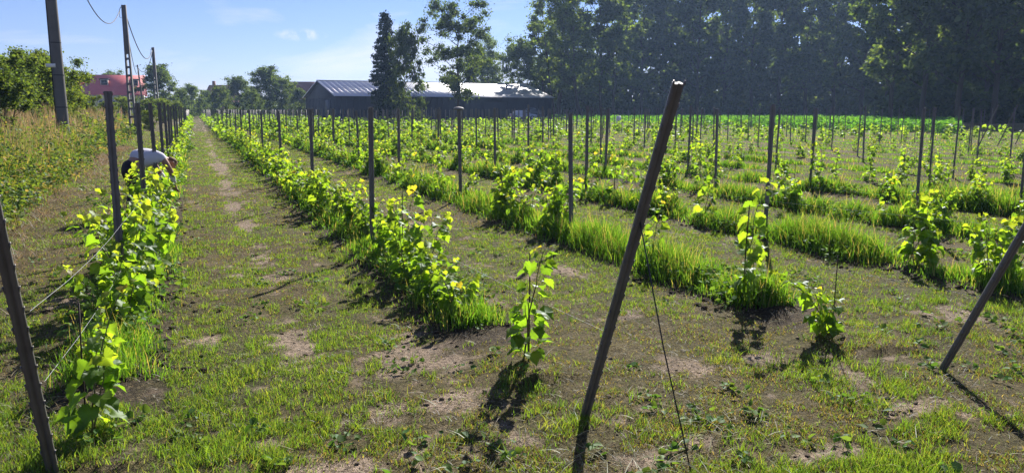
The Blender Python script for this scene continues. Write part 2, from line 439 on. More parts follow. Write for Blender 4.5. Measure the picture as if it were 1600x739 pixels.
# ------------------------------------------------------------------ leaves as arrays
LEAF_OUT = np.array([(0, .08), (.22, -.07), (.46, .06), (.52, .34), (.55, .58), (.40, .74), (.20, .86), (0, 1.04), (-.20, .86), (-.40, .74), (-.55, .58), (-.52, .34), (-.46, .06), (-.22, -.07)])
LO = []
for i_ in range(14):
    a_, b_ = LEAF_OUT[i_], LEAF_OUT[(i_ + 1) % 14]; LO.append(a_); m_ = (a_ + b_) / 2; LO.append((m_ - np.array([0, .42])) * .93 + np.array([0, .42]))
LEAF_OUT = np.array(LO)
LEAF_V = np.concatenate([[(0, .42)], LEAF_OUT]); LEAF_V = np.stack([LEAF_V[:, 0], LEAF_V[:, 1], .34 * np.abs(LEAF_V[:, 0]) - .30 * LEAF_V[:, 1] ** 2 + .06 * np.sin(10 * LEAF_V[:, 0] + 5 * LEAF_V[:, 1])], -1)
LEAF_F = [(0, 1 + i, 1 + (i + 1) % 28) for i in range(28)]
OVAL_V = np.array([(0, 0, 0), (.34, .45, .08), (0, 1, -.12), (-.34, .45, .08)]); OVAL_F = [(0, 1, 2, 3)]
HEX_V = np.array([(0, 0, 0), (.5, .12, .12), (.46, .62, .1), (0, 1.05, -.12), (-.46, .62, .1), (-.5, .12, .12)]); HEX_F = [(0, 1, 2, 3), (0, 3, 4, 5)]

def frames(az, pitch, roll):
    """rotation matrices: y axis points along az/pitch, then rolled"""
    y = np.stack([np.cos(az) * np.cos(pitch), np.sin(az) * np.cos(pitch), np.sin(pitch)], -1)
    x = np.stack([np.sin(az), -np.cos(az), np.zeros_like(az)], -1)
    z = np.cross(x, y)
    c, s = np.cos(roll)[:, None], np.sin(roll)[:, None]
    return np.stack([x * c + z * s, y, z * c - x * s], -1)   # columns
def leaves_arrays(tv, tf, pos, rot, size, col):
    n = len(pos); k = len(tv)
    V = np.einsum('nij,kj->nki', rot, tv) * size[:, None, None] + pos[:, None, :]
    flat = np.array([i for f in tf for i in f]); L = (np.arange(n) * k)[:, None] + flat[None]
    return V.reshape(-1, 3), L.ravel(), np.tile([len(f) for f in tf], n), np.repeat(col, k, axis=0)

# ------------------------------------------------------------------ vines
def vine_shoots(kind, r):
    sh = []
    if kind == 'bushy':
        for i in range(r.integers(4, 6)):
            a = r.random() * 6.28; sh.append((r.normal(0, .05, 2), a, .16 + .38 * r.random(), .42 + .36 * r.random()))
    elif kind == 'low':
        for i in range(r.integers(4, 7)):
            a = r.random() * 6.28; sh.append((r.normal(0, .06, 2), a, .35 + .45 * r.random(), .32 + .22 * r.random()))
    elif kind == 'slim':
        for i in range(r.integers(1, 3)):
            a = r.random() * 6.28; sh.append((r.normal(0, .02, 2), a, .10 + .14 * r.random(), (.62 + .25 * r.random()) * (1 if i == 0 else .6)))
    elif kind == 'leaning':
        sh.append((r.normal(0, .02, 2), 3.0, .62, .78)); sh.append((r.normal(0, .03, 2), 3.6, .5, .45)); sh.append((r.normal(0, .03, 2), .4, .4, .35))
    return sh

def vine_mesh_data(kind, seed, rich=1.0):
    r = np.random.default_rng(seed)
    stems = MB(); P = []; AZ = []; PI = []; RO = []; SZ = []; CO = []
    for b, a, tilt, ln in vine_shoots(kind, r):
        n = max(6, int(ln / .05)); p = np.array([b[0], b[1], .02]); pts = [Vector(p)]
        side = r.random() * 6.28
        for i in range(n):
            t = (i + 1) / n
            tl = tilt * (.8 + .9 * t * t) if kind != 'slim' else tilt * (.6 + 1.4 * t)
            st_ = ln / n
            p = p + np.array([math.cos(a) * math.sin(tl), math.sin(a) * math.sin(tl), math.cos(tl)]) * st_ + r.normal(0, .006, 3)
            p[2] = max(p[2], .03); pts.append(Vector(p))
            if p[2] < .06 and kind != 'low': continue
            m = 1 + (r.random() < .75 * rich) + (r.random() < .4 * rich)
            if t > .85: m = 2
            for q in range(m):
                side += math.pi * (.8 + .4 * r.random())
                pet = (.035 + .05 * r.random()) * (1.1 - .5 * t)
                az = side + r.normal(0, .4)
                pp = p + np.array([math.cos(az), math.sin(az), .5]) * pet
                P.append(pp); AZ.append(az); PI.append(r.normal(-.25, .5)); RO.append(r.normal(0, .5))
                s = (.098 - .045 * t ** 2.2) * (.7 + .6 * r.random()) * (.95 if kind == 'slim' else 1)
                SZ.append(s)
                if t > .9: c = np.array((.20, .165, .035)) if r.random() < .12 else np.array((.15, .185, .03))
                else: c = np.array([(.08, .14, .02), (.105, .165, .022), (.065, .115, .02), (.13, .18, .026)][r.integers(4)])
                CO.append(c * (.85 + .3 * r.random()))
        stems.tube(pts, list(np.linspace(.0065, .002, len(pts))), 4)
    return stems, np.array(P), np.array(AZ), np.array(PI), np.array(RO), np.array(SZ), np.array(CO)

VPROTO = {}
def vine_proto(kind, i):
    key = (kind, i)
    if key not in VPROTO:
        stems, P, AZ, PI, RO, SZ, CO = vine_mesh_data(kind, 100 + 17 * i + len(kind), 1.0)
        so = stems.build('stem', M['stem'])
        V, L, tot, C = leaves_arrays(LEAF_V, LEAF_F, P, frames(AZ, PI, RO), SZ * 1.05, CO)
        C = C.reshape(-1, 29, 3); C[:, 0] *= 1.22; C[:, 1::2] *= 1.06; C[:, 2::2] *= .86; C = C.reshape(-1, 3)
        fo = np_mesh('foliage', V, L, tot, M['vine_leaf'], col=C, smooth=False)
        mb = MB(); mb.tube([(.02, .01, -.1), (.022, .0, .45), (.02, -.01, .72)], .0045, 5); ko = mb.build('stake', M['cane'])
        VPROTO[key] = (so.data, fo.data, ko.data)
        for o in (so, fo, ko): bpy.data.objects.remove(o)
    return VPROTO[key]

VGROUP = 'young grape vines planted along the rows'
LOOK = {'bushy': 'bushy leafy', 'low': 'low spreading', 'slim': 'slim upright', 'leaning': 'leaning'}
def place_vine(kind, i, x, y, rz, s, label, stake):
    sd, fd, kd = vine_proto(kind, i)
    v, u = to_vu(x, y)
    e = empty('grape_vine', (x, y, float(ground_h(np.array(v), np.array(u))) - .01), rz); e.scale = (s, s, s)
    tag(e, label, 'grape vine', VGROUP)
    for nm, d in (('stem', sd), ('foliage', fd)) + ((('stake', kd),) if stake else ()):
        o = bpy.data.objects.new(nm, d); COL.objects.link(o); o.parent = e
    return e

vr = np.random.default_rng(21)
ALLV = []   # (row, u, kind, scale, rz)
SPECIAL = {  # vines of the row ends, set from the photo: row -> list of (px, py, kind, variant, scale, turn)
    1: [(138, 692, 'slim', 2, .95, 1.8), (163, 598, 'bushy', 2, .72, .9), (186, 522, 'bushy', 1, .95, 2.2), (196, 484, 'bushy', 3, 1.08, 1.0), (214, 455, 'bushy', 0, 1.1, 3.0)],
    2: [(822, 578, 'slim', 2, 1.0, .2), (715, 505, 'low', 0, .95, .4), (672, 474, 'bushy', 2, .85, 1.4), (648, 446, 'bushy', 0, 1.05, 2.6)],
    3: [(1296, 531, 'leaning', 0, .85, 0), (1160, 478, 'slim', 0, 1.22, 1.0), (1018, 415, 'slim', 3, .9, .5), (872, 362, 'bushy', 4, 1.1, .1)],
}
for k in range(20):
    row = k + 1; v0 = ROWV[row]
    if row in SPECIAL:
        for (px, py, kd, vi, s, rz) in SPECIAL[row]:
            x, y = ground_at(px, py); v, u = to_vu(x, y); ALLV.append((row, u, v, kd, vi, s, rz)); ulast = u
        u = ulast + .75
    else: u = float(row_start(k)) + .4
    y_end = float(row_end_y(k))
    while True:
        v = v0 + vr.normal(0, .05); x, y = vu(v, u)
        if y > y_end: break
        pb = [.85, .72, .40, .32, .25, .2, .12, .06][min(k, 7)]; skip = [.03, .06, .16, .25, .28, .36, .46, .52][min(k, 7)] + (.10 if k > 7 and x > 8 else 0)
        q = vr.random()
        kd = ('bushy' if vr.random() < .72 else 'low') if q < pb else ('slim' if vr.random() < .88 else 'leaning')
        if vr.random() > skip: ALLV.append((row, u, v, kd, int(vr.integers(6)), (.78 + .38 * vr.random()) * (1 if k < 7 else .78), vr.random() * 6.28))
        u += (.68 if k < 2 else .92) + vr.normal(0, .07)
cand = []
for a in ALLV:
    x, y = vu(a[2], a[1]); px, py, d = proj(x, y, .3)
    if -40 < px < 1640 and py < 760: cand.append((y, x, a))
cand.sort(key=lambda c: c[0])
near, farv = cand[:298], cand[298:]
count = {}
for y, x, (row, u, v, kd, vi, s, rz) in sorted(near, key=lambda c: (c[2][0], c[2][1])):
    count[row] = count.get(row, 0) + 1
    lab = '%s young grape vine, %s in view from near end of %s vine row' % (LOOK[kd], ordinal(count[row]), ordinal(row))
    place_vine(kd, vi, x, y, rz, s, lab, kd in ('slim', 'leaning') and vi % 2 == 0)
# the vines farther off, one mass
def far_vines():
    r = np.random.default_rng(5); P = []; A = []; S = []; C = []
    for y, x, (row, u, v, kd, vi, s, rz) in farv:
        n = int(np.clip(1500 / y, 12, 46) * (1 if row < 7 else .6)); hh_ = {'bushy': .58, 'low': .45, 'slim': .85, 'leaning': .6}[kd] * s
        wd = {'bushy': .2, 'low': .24, 'slim': .07, 'leaning': .12}[kd]
        t = r.random(n)
        P.append(np.stack([x + r.normal(0, wd, n), y + r.normal(0, wd, n), .06 + hh_ * t], -1)); A.append(r.random(n) * 6.28)
        S.append((.10 + .08 * r.random(n)) * (1 + y / 160)); C.append(pick([(.085, .14, .024), (.12, .17, .03), (.06, .105, .022)], n, [3, 3, 2]))
    P = np.concatenate(P); A = np.concatenate(A); S = np.concatenate(S); C = np.concatenate(C); n = len(P)
    V, L, tot, CC = leaves_arrays(HEX_V, HEX_F, P, frames(A, r.normal(-.3, .5, n), r.normal(0, .6, n)), S, C)
    o = np_mesh('distant_vines', V, L, tot, M['vine_leaf'], col=CC)
    tag(o, 'far rows of small green vines running back towards the shed', 'vines', kind='stuff')
far_vines()

# ------------------------------------------------------------------ posts
PROF = [(a * .86, b * .86) for a, b in [(-.031, -.02), (-.010, -.02), (-.006, -.009), (.006, -.009), (.010, -.02), (.031, -.02), (.033, .004), (.026, .02), (.012, .021), (.005, .012), (-.005, .012), (-.012, .021), (-.026, .02), (-.033, .004)]]
def post_mesh(h, notch, name='trellis_post'):
    mb = MB(); mb.prism(PROF, -.35, h, 0, 1 if notch else 0)
    if notch:
        for i in range(int(h / .1)):                       # pressed wire hooks down both edges
            z = .12 + i * .1
            for sx in (-1, 1):
                mb.box((sx * .0297, -.010, z), (.006, .011, .028), Matrix.Rotation(sx * .25, 3, 'Y'), 0)
    return mb
PM = {}
for i, h in enumerate((1.0,)):
    PM[0] = post_mesh(1.66, True); PM[1] = post_mesh(1.66, False)
pr = np.random.default_rng(33)
POSTS = []   # row, u, h, lean along the row
def u_of_post(row, z0): return u_for_y(ROWV[row], z0)
ends = {1: (84, 748), 2: (913, 652), 3: (1471, 578)}
for row in range(1, 21):
    v0 = ROWV[row]; ye = float(row_end_y(row - 1))
    if row in ends:
        x, y = ground_at(*ends[row]); v, u = to_vu(x, y); POSTS.append((row, u, v, 'end'))
    y0, dy = {1: (6.16, 3.05), 2: (8.97, 4.72), 3: (9.52, 4.25), 4: (10.2, 4.45), 5: (10.9, 4.2), 6: (11.8, 4.2)}.get(row, (None, 4.3))
    if y0 is None:
        if row >= 14:
            us = 24.0 + .9 * (row - 14)
            if row in (14, 15, 16, 17, 18): POSTS.append((row, us - .2, v0, 'end'))
            y0 = us * ct + v0 * st + 3.5 + pr.random()
        else: y0 = 11.8 + pr.random() * 4
    while y0 < ye:
        u = u_of_post(row, y0 + pr.normal(0, .1)); POSTS.append((row, u, v0 + pr.normal(0, .03), 'line')); y0 += dy
vis = []
for (row, u, v, kd) in POSTS:
    x, y = vu(v, u); px, py, d = proj(x, y, 1.5); px2, py2, d2 = proj(x, y, 0)
    if kd == 'end' or (-15 < max(px, px2) and min(px, px2) < 1612): vis.append((y, x, row, u, v, kd))
vis.sort()
nearp, farp = vis[:297], vis[297:]
D2 = np.array([-st, ct])
meshes = {}
def post_data(notch, h):
    key = (notch, round(h / .03))
    if key not in meshes:
        mb = post_mesh(round(h / .03) * .03, notch); o = mb.build('trellis_post', [M['post'], M['post_cut']]); meshes[key] = o.data; bpy.data.objects.remove(o)
    return meshes[key]
pc = {}
lbl_end = {1: 'leaning dark steel end post with hooked edges at near end of first vine row',
           2: 'tall leaning brown steel end post with bright cut top at second vine row',
           3: 'leaning brown steel end post casting a long shadow at third vine row'}
for y, x, row, u, v, kd in sorted(nearp, key=lambda p: (p[2], p[3])):
    z = float(ground_h(np.array(v), np.array(u)))
    if kd == 'end':
        h = 1.93 if row < 4 else 1.95
        thin = .86
        lean = math.atan(.78 / 1.756) if row < 4 else R(22)
        o = bpy.data.objects.new('trellis_post', post_data(True, h)); COL.objects.link(o)
        o.location = (x, y, z)
        back = Vector((-D2[0], -D2[1], 0)); up = (back * math.sin(lean) + Vector((0, 0, math.cos(lean)))).normalized()
        sidev = Vector((ct, st, 0)); fw = up.cross(sidev).normalized()
        o.rotation_euler = Matrix((sidev, fw, up)).transposed().to_euler()
        o.scale = (thin, thin, 1)
        lab = lbl_end.get(row, 'slanted steel end post closing the %s vine row before the dark wood' % ordinal(row))
    else:
        pc[row] = pc.get(row, 0) + 1
        h = (1.74 if row == 1 else 1.62 if row < 4 else 1.67) + pr.normal(0, .035)
        o = bpy.data.objects.new('trellis_post', post_data(y < 22, h)); COL.objects.link(o)
        o.location = (x, y, z); o.rotation_euler = (pr.normal(0, .014), pr.normal(0, .014), T + pr.normal(0, .08) + (.5 if row > 1 else .2))
        lab = 'upright dark steel vineyard post, %s in view from near end of %s row' % (ordinal(pc[row]), ordinal(row))
        if row == 3 and pc[row] == 2:
            lab = 'upright steel post of third vine row topped with a round shiny cap'
            mb = MB(); mb.lathe([(.02, h - .02), (.10, h - .004), (.104, h + .01), (.075, h + .036), (.035, h + .046), (.005, h + .05)], 16)
            cc = mb.build('cap', M['post_cut'], o, True)
    tag(o, lab, 'post', 'steel trellis posts')
if farp:
    mb = MB()
    for y, x, row, u, v, kd in farp:
        w = .033
        mb.add([(x + a * w, y + b * w, zz) for zz in (-.2, 1.64 + pr.normal(0, .04)) for a, b in ((-1, -1), (1, -1), (1, 1), (-1, 1))],
               [(0, 1, 5, 4), (1, 2, 6, 5), (2, 3, 7, 6), (3, 0, 4, 7), (4, 5, 6, 7)])
    o = mb.build('distant_posts', M['post']); tag(o, 'crowd of thin steel posts in the far part of the vineyard', 'posts', kind='stuff')

# ------------------------------------------------------------------ wires
def wire(row, h, label):
    ps = sorted([(u, v, kd) for (r_, u, v, kd) in POSTS if r_ == row])
    pts = []
    v0 = ROWV[row]
    for i, (u, v, kd) in enumerate(ps):
        if u > 75: break
        if kd == 'end':
            uu_ = u - h * (.78 / 1.756); hh_ = h + (.10 if h < .7 else .12)
        else: uu_, hh_ = u, h
        p = (*vu(v + .036, uu_), hh_)
        if pts:
            q = pts[-1]
            for t in (.25, .5, .75): pts.append(tuple(q0 + (p0 - q0) * t for q0, p0 in zip(q, p))[:2] + (q[2] + (p[2] - q[2]) * t - .035 * 4 * t * (1 - t),))
        pts.append(p)
    if len(pts) < 2: return
    mb = MB(); mb.tube(pts, .0010, 4, cap=False); o = mb.build('trellis_wire', M['wire']); tag(o, label, 'wire', 'trellis wires along the rows')
for row in range(1, 21):
    wire(row, .42, 'thin galvanised trellis wire strung low along the %s vine row' % ordinal(row))
    if row != 2: wire(row, .86 if row > 1 else .74, 'thin galvanised trellis wire strung high along the %s vine row' % ordinal(row))
# dark anchor cable of the tall end post
x, y = ground_at(913, 652); bv = Vector((x, y, 0)); back = Vector((-D2[0], -D2[1], 0))
a = bv + back * (.50) + Vector((0, 0, 1.18)); gx, gy = ground_at(1085, 742)
mb = MB(); mb.tube([a, (a * .5 + Vector((gx, gy, 0)) * .5) + Vector((-.012, .0, -.02)), (gx, gy, -.05)], .0035, 5)
tag(mb.build('anchor_cable', M['guy']), 'thin dark anchor cable from the tall leaning post to the ground', 'cable')

# ------------------------------------------------------------------ trees
def limb_path(r, p0, az, elev, ln, n=6, curl=.25, wob=.07):
    pts = [Vector(p0)]; p = Vector(p0)
    for i in range(n):
        e = elev + curl * (i / n); az += r.normal(0, wob)
        p = p + Vector((math.cos(az) * math.cos(e), math.sin(az) * math.cos(e), math.sin(e))) * ln / n
        pts.append(p.copy())
    return pts

def make_tree(name_seed, H, Rr, style, nleaf, leaf, cols):
    r = np.random.default_rng(name_seed)
    wood = MB(); cl = []   # clump centres (pos, radius)
    r0 = H * {'spruce': .011, 'pine': .016, 'loose': .010, 'shrub': .012}.get(style, .013)
    stems = []
    if style in ('shrub',):
        for i in range(6):
            stems.append(limb_path(r, (r.normal(0, .1), r.normal(0, .1), 0), r.random() * 6.28, R(60 + 28 * r.random()), H * (.7 + .28 * r.random()), 6, .1, .12))
    elif style == 'loose':
        for i in range(3):
            stems.append(limb_path(r, (r.normal(0, .4), r.normal(0, .4), 0), r.random() * 6.28, R(74 + 10 * r.random()), H * (.85 + .12 * r.random()), 9, .1, .1))
    else:
        pts = [Vector((0, 0, -.3))]
        for i in range(1, 11):
            pts.append(Vector((r.normal(0, .012 * H * min(1, i / 5)), r.normal(0, .012 * H * min(1, i / 5)), H * .96 * i / 10)))
        stems.append(pts)
    for pts in stems:
        wood.tube(pts, [r0 * (1 - .9 * i / (len(pts) - 1)) for i in range(len(pts))], 7)
    def at(pts, t):
        f = t * (len(pts) - 1); i = min(int(f), len(pts) - 2); return pts[i].lerp(pts[i + 1], f - i)
    base = {'spruce': .08, 'pine': .20, 'round': .03, 'tall': .16, 'loose': .22, 'shrub': .08}[style]
    nl = {'spruce': 96, 'pine': 28, 'round': 34, 'tall': 19, 'loose': 11, 'shrub': 6}[style]
    for si, pts in enumerate(stems):
        az = r.random() * 6.28
        for j in range(nl):
            t = base + (1 - base) * (j + r.random() * .8) / nl * .97
            az += 2.4 + r.normal(0, .3)
            if style == 'spruce':
                prof = ((1 - t) ** .75 * (1 - .3 * max(0, .25 - t) / .25) + .04) * (.8 + .35 * r.random()); el = R(-8 + 25 * t)
            elif style == 'pine':
                prof = (.35 + .75 * math.sin(math.pi * min(1, (t - .1) * 1.05)) ** .8) * (.55 + .6 * r.random()); el = R(5 + 30 * r.random())
            elif style == 'round':
                prof = math.sin(math.pi * min(.97, .26 + .66 * t)) ** .6 * (.7 + .4 * r.random()); el = R(-4 + 66 * t)
            else:
                prof = (.55 + .5 * math.sin(math.pi * min(.95, .1 + .8 * t))) * (.6 + .5 * r.random()); el = R(15 + 45 * t)
            ln = Rr * prof * (.55 if style in ('loose', 'shrub') else 1)
            p0 = at(pts, t); lp = limb_path(r, p0, az, el, ln, 5, -.25 if style == 'spruce' else .3)
            wood.tube(lp, [max(.015, r0 * .42 * (1 - .6 * t)) * (1 - .8 * i / 5) for i in range(6)], 5)
            if style == 'spruce':
                for q in np.linspace(.12, 1, max(2, int(ln / .42))): cl.append((at(lp, q) - Vector((0, 0, .12)), .40 + .05 * q))
                continue
            cl.append((lp[-1], Rr * ((.20 if style == 'tall' else .17) + .10 * r.random())))
            for q in range({'pine': 3, 'round': 4, 'tall': 4}.get(style, 3)):
                s0 = at(lp, .3 + .6 * r.random())
                sp_ = limb_path(r, s0, az + r.normal(0, .8), el + r.normal(.1, .5), ln * (.25 + .3 * r.random()), 3, .2)
                wood.tube(sp_, [r0 * .12, r0 * .09, r0 * .07, r0 * .04], 4, cap=False)
                cl.append((sp_[-1], Rr * ((.15 if style == 'tall' else .12) + .11 * r.random())))
            if style in ('round', 'pine') and r.random() < .5: cl.append((at(lp, .2 + .5 * r.random()), Rr * .16))
    C = np.array([tuple(c[0]) for c in cl]); S = np.array([c[1] for c in cl])
    w = S ** 2; ci = r.choice(len(cl), nleaf, p=w / w.sum())
    g = r.normal(0, 1, (nleaf, 3)); g /= np.linalg.norm(g, axis=1)[:, None]
    g *= np.clip(np.abs(r.normal(0, {'tall': .58, 'loose': .6}.get(style, .72), nleaf)), 0, 2.1)[:, None] * np.array([1.1, 1.1, .6 if style != 'spruce' else .55])
    P = C[ci] + g * S[ci][:, None]; P[:, 2] = np.maximum(P[:, 2], .1)
    n = nleaf; tint = (.75 + .5 * r.random(len(cl)))[ci][:, None]
    cc = np.array(cols)[r.integers(0, len(cols), n)] * tint * (.85 + .3 * r.random((n, 1)))
    sz = leaf * (.6 + .8 * r.random(n))
    V, L, tot, CC = leaves_arrays(OVAL_V, OVAL_F, P, frames(r.random(n) * 6.28, r.normal(-.2, .6, n), r.normal(0, .8, n)), sz * 1.3, cc)
    return wood, (V, L, tot, CC)
TREE = {}
def tree_proto(key, *args):
    if key not in TREE:
        wood, (V, L, tot, CC) = make_tree(*args)
        t = wood.build('trunk', M['bark'], smooth=True); c = np_mesh('crown', V, L, tot, M['needle'] if args[3] == 'spruce' else M['shrub_leaf'] if args[3] == 'shrub' else M['tree_leaf'], col=CC)
        TREE[key] = (t.data, c.data); bpy.data.objects.remove(t); bpy.data.objects.remove(c)
    return TREE[key]
def put_tree(key, x, y, s, rz, label, cat='tree', group=None, name='broadleaf_tree', z=0.0, sxy=1.0):
    t, c = TREE[key]
    e = empty(name, (x, y, z), rz); e.scale = (s * sxy, s * sxy, s); tag(e, label, cat, group)
    for nm, d in (('trunk', t), ('crown', c)):
        o = bpy.data.objects.new(nm, d); COL.objects.link(o); o.parent = e
    return e
DK = [(.045, .078, .028), (.058, .094, .03), (.038, .064, .026), (.07, .10, .034)]
MD = [(.058, .10, .03), (.075, .118, .034), (.048, .082, .028), (.09, .125, .04)]
LT = [(.075, .12, .03), (.10, .15, .035), (.06, .10, .026), (.12, .15, .04)]
NE = [(.024, .045, .022), (.03, .052, .024), (.02, .036, .02)]
tree_proto('tallA', 11, 24, 6.0, 'tall', 11500, .44, DK)
tree_proto('tallB', 12, 24, 5.4, 'tall', 10500, .44, MD)
tree_proto('tallC', 13, 24, 6.6, 'tall', 11500, .46, DK)
tree_proto('looseA', 14, 22, 7.0, 'loose', 13000, .30, MD)
tree_proto('looseB', 15, 23, 8.0, 'loose', 14000, .30, MD)
tree_proto('roundA', 16, 8, 4.2, 'round', 17000, .21, MD)
tree_proto('roundB', 17, 8, 3.8, 'round', 17000, .21, DK)
tree_proto('spruce', 18, 18, 3.6, 'spruce', 34000, .24, NE)
tree_proto('oak', 19, 18, 5.6, 'pine', 19000, .27, DK)
tree_proto('shrubA', 20, 3.6, 1.7, 'shrub', 16000, .075, LT)
tree_proto('shrubB', 22, 3.6, 1.5, 'shrub', 15000, .08, MD)
tree_proto('shrubC', 23, 3.6, 2.0, 'shrub', 16000, .08, LT)

# single trees by the shed
def by_px(px, y): return at_depth(px, y), y
x, y = by_px(604, 113); put_tree('spruce', x, y, .90, .4, 'tall dark spruce with pointed top in front of the grey shed', 'tree', None, 'spruce_tree', sxy=.86)
x, y = by_px(634, 111.5); put_tree('roundB', x, y, 1.40, 1.1, 'dark shaggy tree pressed against the right side of the pointed spruce', 'tree', None, 'broadleaf_tree', sxy=.52)
x, y = by_px(716, 114); put_tree('oak', x, y, .93, 2.0, 'tall open crowned tree with bare dark trunk before the shed roof', 'tree', None, 'broadleaf_tree', sxy=.86)
x, y = by_px(775, 160); put_tree('looseB', x, y, .70, .3, 'airy pale tree rising behind the ridge of the shed', 'tree', 'trees behind the shed')
x, y = by_px(812, 158); put_tree('roundA', x, y, 1.55, 1.3, 'rounded green tree behind the shed beside the big wood', 'tree', 'trees behind the shed', sxy=.8)
x, y = by_px(866, 166); put_tree('roundA', x, y, 1.35, .8, 'low leafy tree filling the gap right of the shed under the many stemmed trees', 'tree', 'trees behind the shed')
x, y = by_px(912, 172); put_tree('roundB', x, y, 1.45, 2.8, 'dark low tree deeper in the left corner of the wood', 'tree', 'trees behind the shed')
x, y = by_px(742, 165); put_tree('roundB', x, y, 1.5, 2.3, 'dark rounded tree half hidden behind the open crowned tree', 'tree', 'trees behind the shed', sxy=.8)

# the wood on the right
WOOD = [(868, 146, 'looseA', 1.07), (905, 143, 'looseB', 1.02), (938, 150, 'tallB', .98), (846, 156, 'tallB', .80), (958, 152, 'tallB', 1.02), (1002, 150, 'tallA', 1.05), (1046, 151, 'tallC', 1.1), (1088, 148, 'tallA', 1.12), (1130, 150, 'tallB', 1.1),
        (1172, 147, 'tallC', 1.1), (1216, 145, 'tallA', 1.12), (1258, 142, 'tallB', 1.1), (1300, 136, 'tallC', 1.1), (1345, 124, 'tallA', 1.1), (1392, 104, 'tallB', 1.0), (1440, 98, 'tallA', 1.08), (1496, 94, 'tallC', 1.1),
        (1552, 92, 'tallA', 1.1), (1612, 90, 'tallC', 1.08), (1690, 88, 'tallA', 1.1),
        (985, 168, 'tallC', 1.12), (1040, 170, 'tallA', 1.15), (1100, 170, 'tallC', 1.15), (1160, 168, 'tallA', 1.15), (1235, 164, 'tallC', 1.15), (1310, 160, 'tallA', 1.15), (1385, 140, 'tallC', 1.15), (1460, 125, 'tallA', 1.15), (1540, 118, 'tallC', 1.2), (1610, 115, 'tallA', 1.2)]
wr = random.Random(4); front = back_n = 0
for px, y, key, s in [(a, b * 1.2, c, d * 1.17) if 960 < a < 1350 else (a, b, c, d) for a, b, c, d in WOOD]:
    x, y = by_px(px, y)
    isback = front >= 20
    if isback:
        back_n += 1; lab = 'tall dark tree deep in the wood, %s from the left behind the front trees' % ordinal(back_n)
    else:
        front += 1
        lab = {1: 'loose many stemmed tree at the left corner of the wood', 2: 'second loose many stemmed tree at the left corner of the wood', 15: 'paler green tree stepping forward from the dark wood at right'}.get(front, 'tall dark leafy tree, %s along the front edge of the wood' % ordinal(front))
    put_tree(key, x, y, s, wr.random() * 6.28, lab, 'tree', 'trees of the dark wood')
# undergrowth and the far mass of the wood
def card_mass(name, pts, size, cols, mat, label, cat):
    r = np.random.default_rng(len(name)); n = len(pts)
    V, L, tot, C = leaves_arrays(OVAL_V, OVAL_F, pts, frames(r.random(n) * 6.28, r.normal(-.1, .6, n), r.normal(0, .9, n)), size, pick(cols, n, [1] * len(cols)))
    tag(np_mesh(name, V, L, tot, M[mat], col=C), label, cat, kind='stuff')
def wood_line(px):  # distance of the wood's front edge under an image column
    return np.interp(px, [820, 1000, 1300, 1345, 1400, 1500, 1700, 1800], [152, 180, 168, 152, 108, 99, 92, 90])
r_ = np.random.default_rng(9)
n = 52000; px = 842 + r_.random(n) * 960; y = wood_line(px) + 1 + 12 * r_.random(n); lump = nA(px, y, 22, 3)
x = (px - 800) / F * y * cp
card_mass('forest_undergrowth', np.stack([x, y, .1 + (8.5 * lump ** 1.4 + .8) * r_.random(n) ** .8], -1), .5 + .5 * r_.random(n), DK, 'tree_leaf', 'dark undergrowth filling the foot of the wood', 'undergrowth')
n = 30000; px = 860 + r_.random(n) * 820; y = wood_line(px) + 22 + 14 * r_.random(n); x = (px - 800) / F * y * cp
pz = np.where(r_.random(n) < .42, 10 * r_.random(n), 21 * r_.random(n) ** 1.15)
card_mass('far_woods', np.stack([x, y, pz * (.85 + .3 * nB(px, px * 0, 30, 2))], -1), 1.0 + .9 * r_.random(n), DK, 'tree_leaf', 'deep mass of the wood behind the front trees', 'woods')

# trees and hedge along the far left
BG = [(250, 150, 'roundB', 1.06, 'dark round tree just right of the red roofed house'), (300, 175, 'roundA', .72, 'small green tree between the red roof and the brown roof'),
      (284, 160, 'roundB', .62, 'low dark tree left of the small tree in the far hedge line'), (343, 160, 'roundA', .64, 'small green tree in front of the far brown roof'),
      (374, 172, 'roundB', .92, 'dark tree on the left shoulder of the big round tree'), (417, 165, 'roundB', 1.10, 'big dark round tree left of the shed'),
      (443, 168, 'roundA', .86, 'green tree on the right shoulder of the big round tree'), (468, 158, 'roundB', .62, 'low dark tree touching the left gable of the shed'),
      (322, 190, 'roundB', .66, 'far dark tree below the brown roof line'), (180, 235, 'roundA', 1.3, 'far tree showing over the ridge of the red roofed house'),
      (136, 215, 'roundB', 1.1, 'dark tree left behind the red roofed house'), (395, 150, 'roundA', .55, 'low green bush shaped tree before the big round tree')]
for px, y, key, s, lab in BG:
    x, y = by_px(px, y); put_tree(key, x, y, s, wr.random() * 6.28, lab, 'tree', 'trees along the far edge of the field')
SH = [(28, 30, 'shrubB', .92, 'dense green bush at left edge behind the weeds'), (58, 34, 'shrubC', 1.02, 'tall green bush behind the big grey pole'), (100, 37, 'shrubC', .86, 'sunlit green bush right of the big grey pole'),
      (-8, 22, 'shrubB', .72, 'dark bush cut by the left edge of the view'), (88, 41, 'shrubB', 1.04, 'dark bush standing deeper behind the big grey pole'), (132, 48, 'shrubA', .56, 'bright yellow green bush left of the red roofed house'),
      (168, 62, 'shrubC', .50, 'low green bush below the red roof, left of the lattice pole'), (196, 78, 'shrubA', .66, 'low bush behind the foot of the lattice pole'), (228, 84, 'shrubB', .80, 'low dark bush right of the lattice pole'),
      (252, 96, 'shrubA', .88, 'low bush at the foot of the thin far pole'), (274, 120, 'shrubC', .9, 'low green bush where the first vine row ends'), (232, 62, 'shrubA', .48, 'small pale bush in the long dry grass beside the lane')]
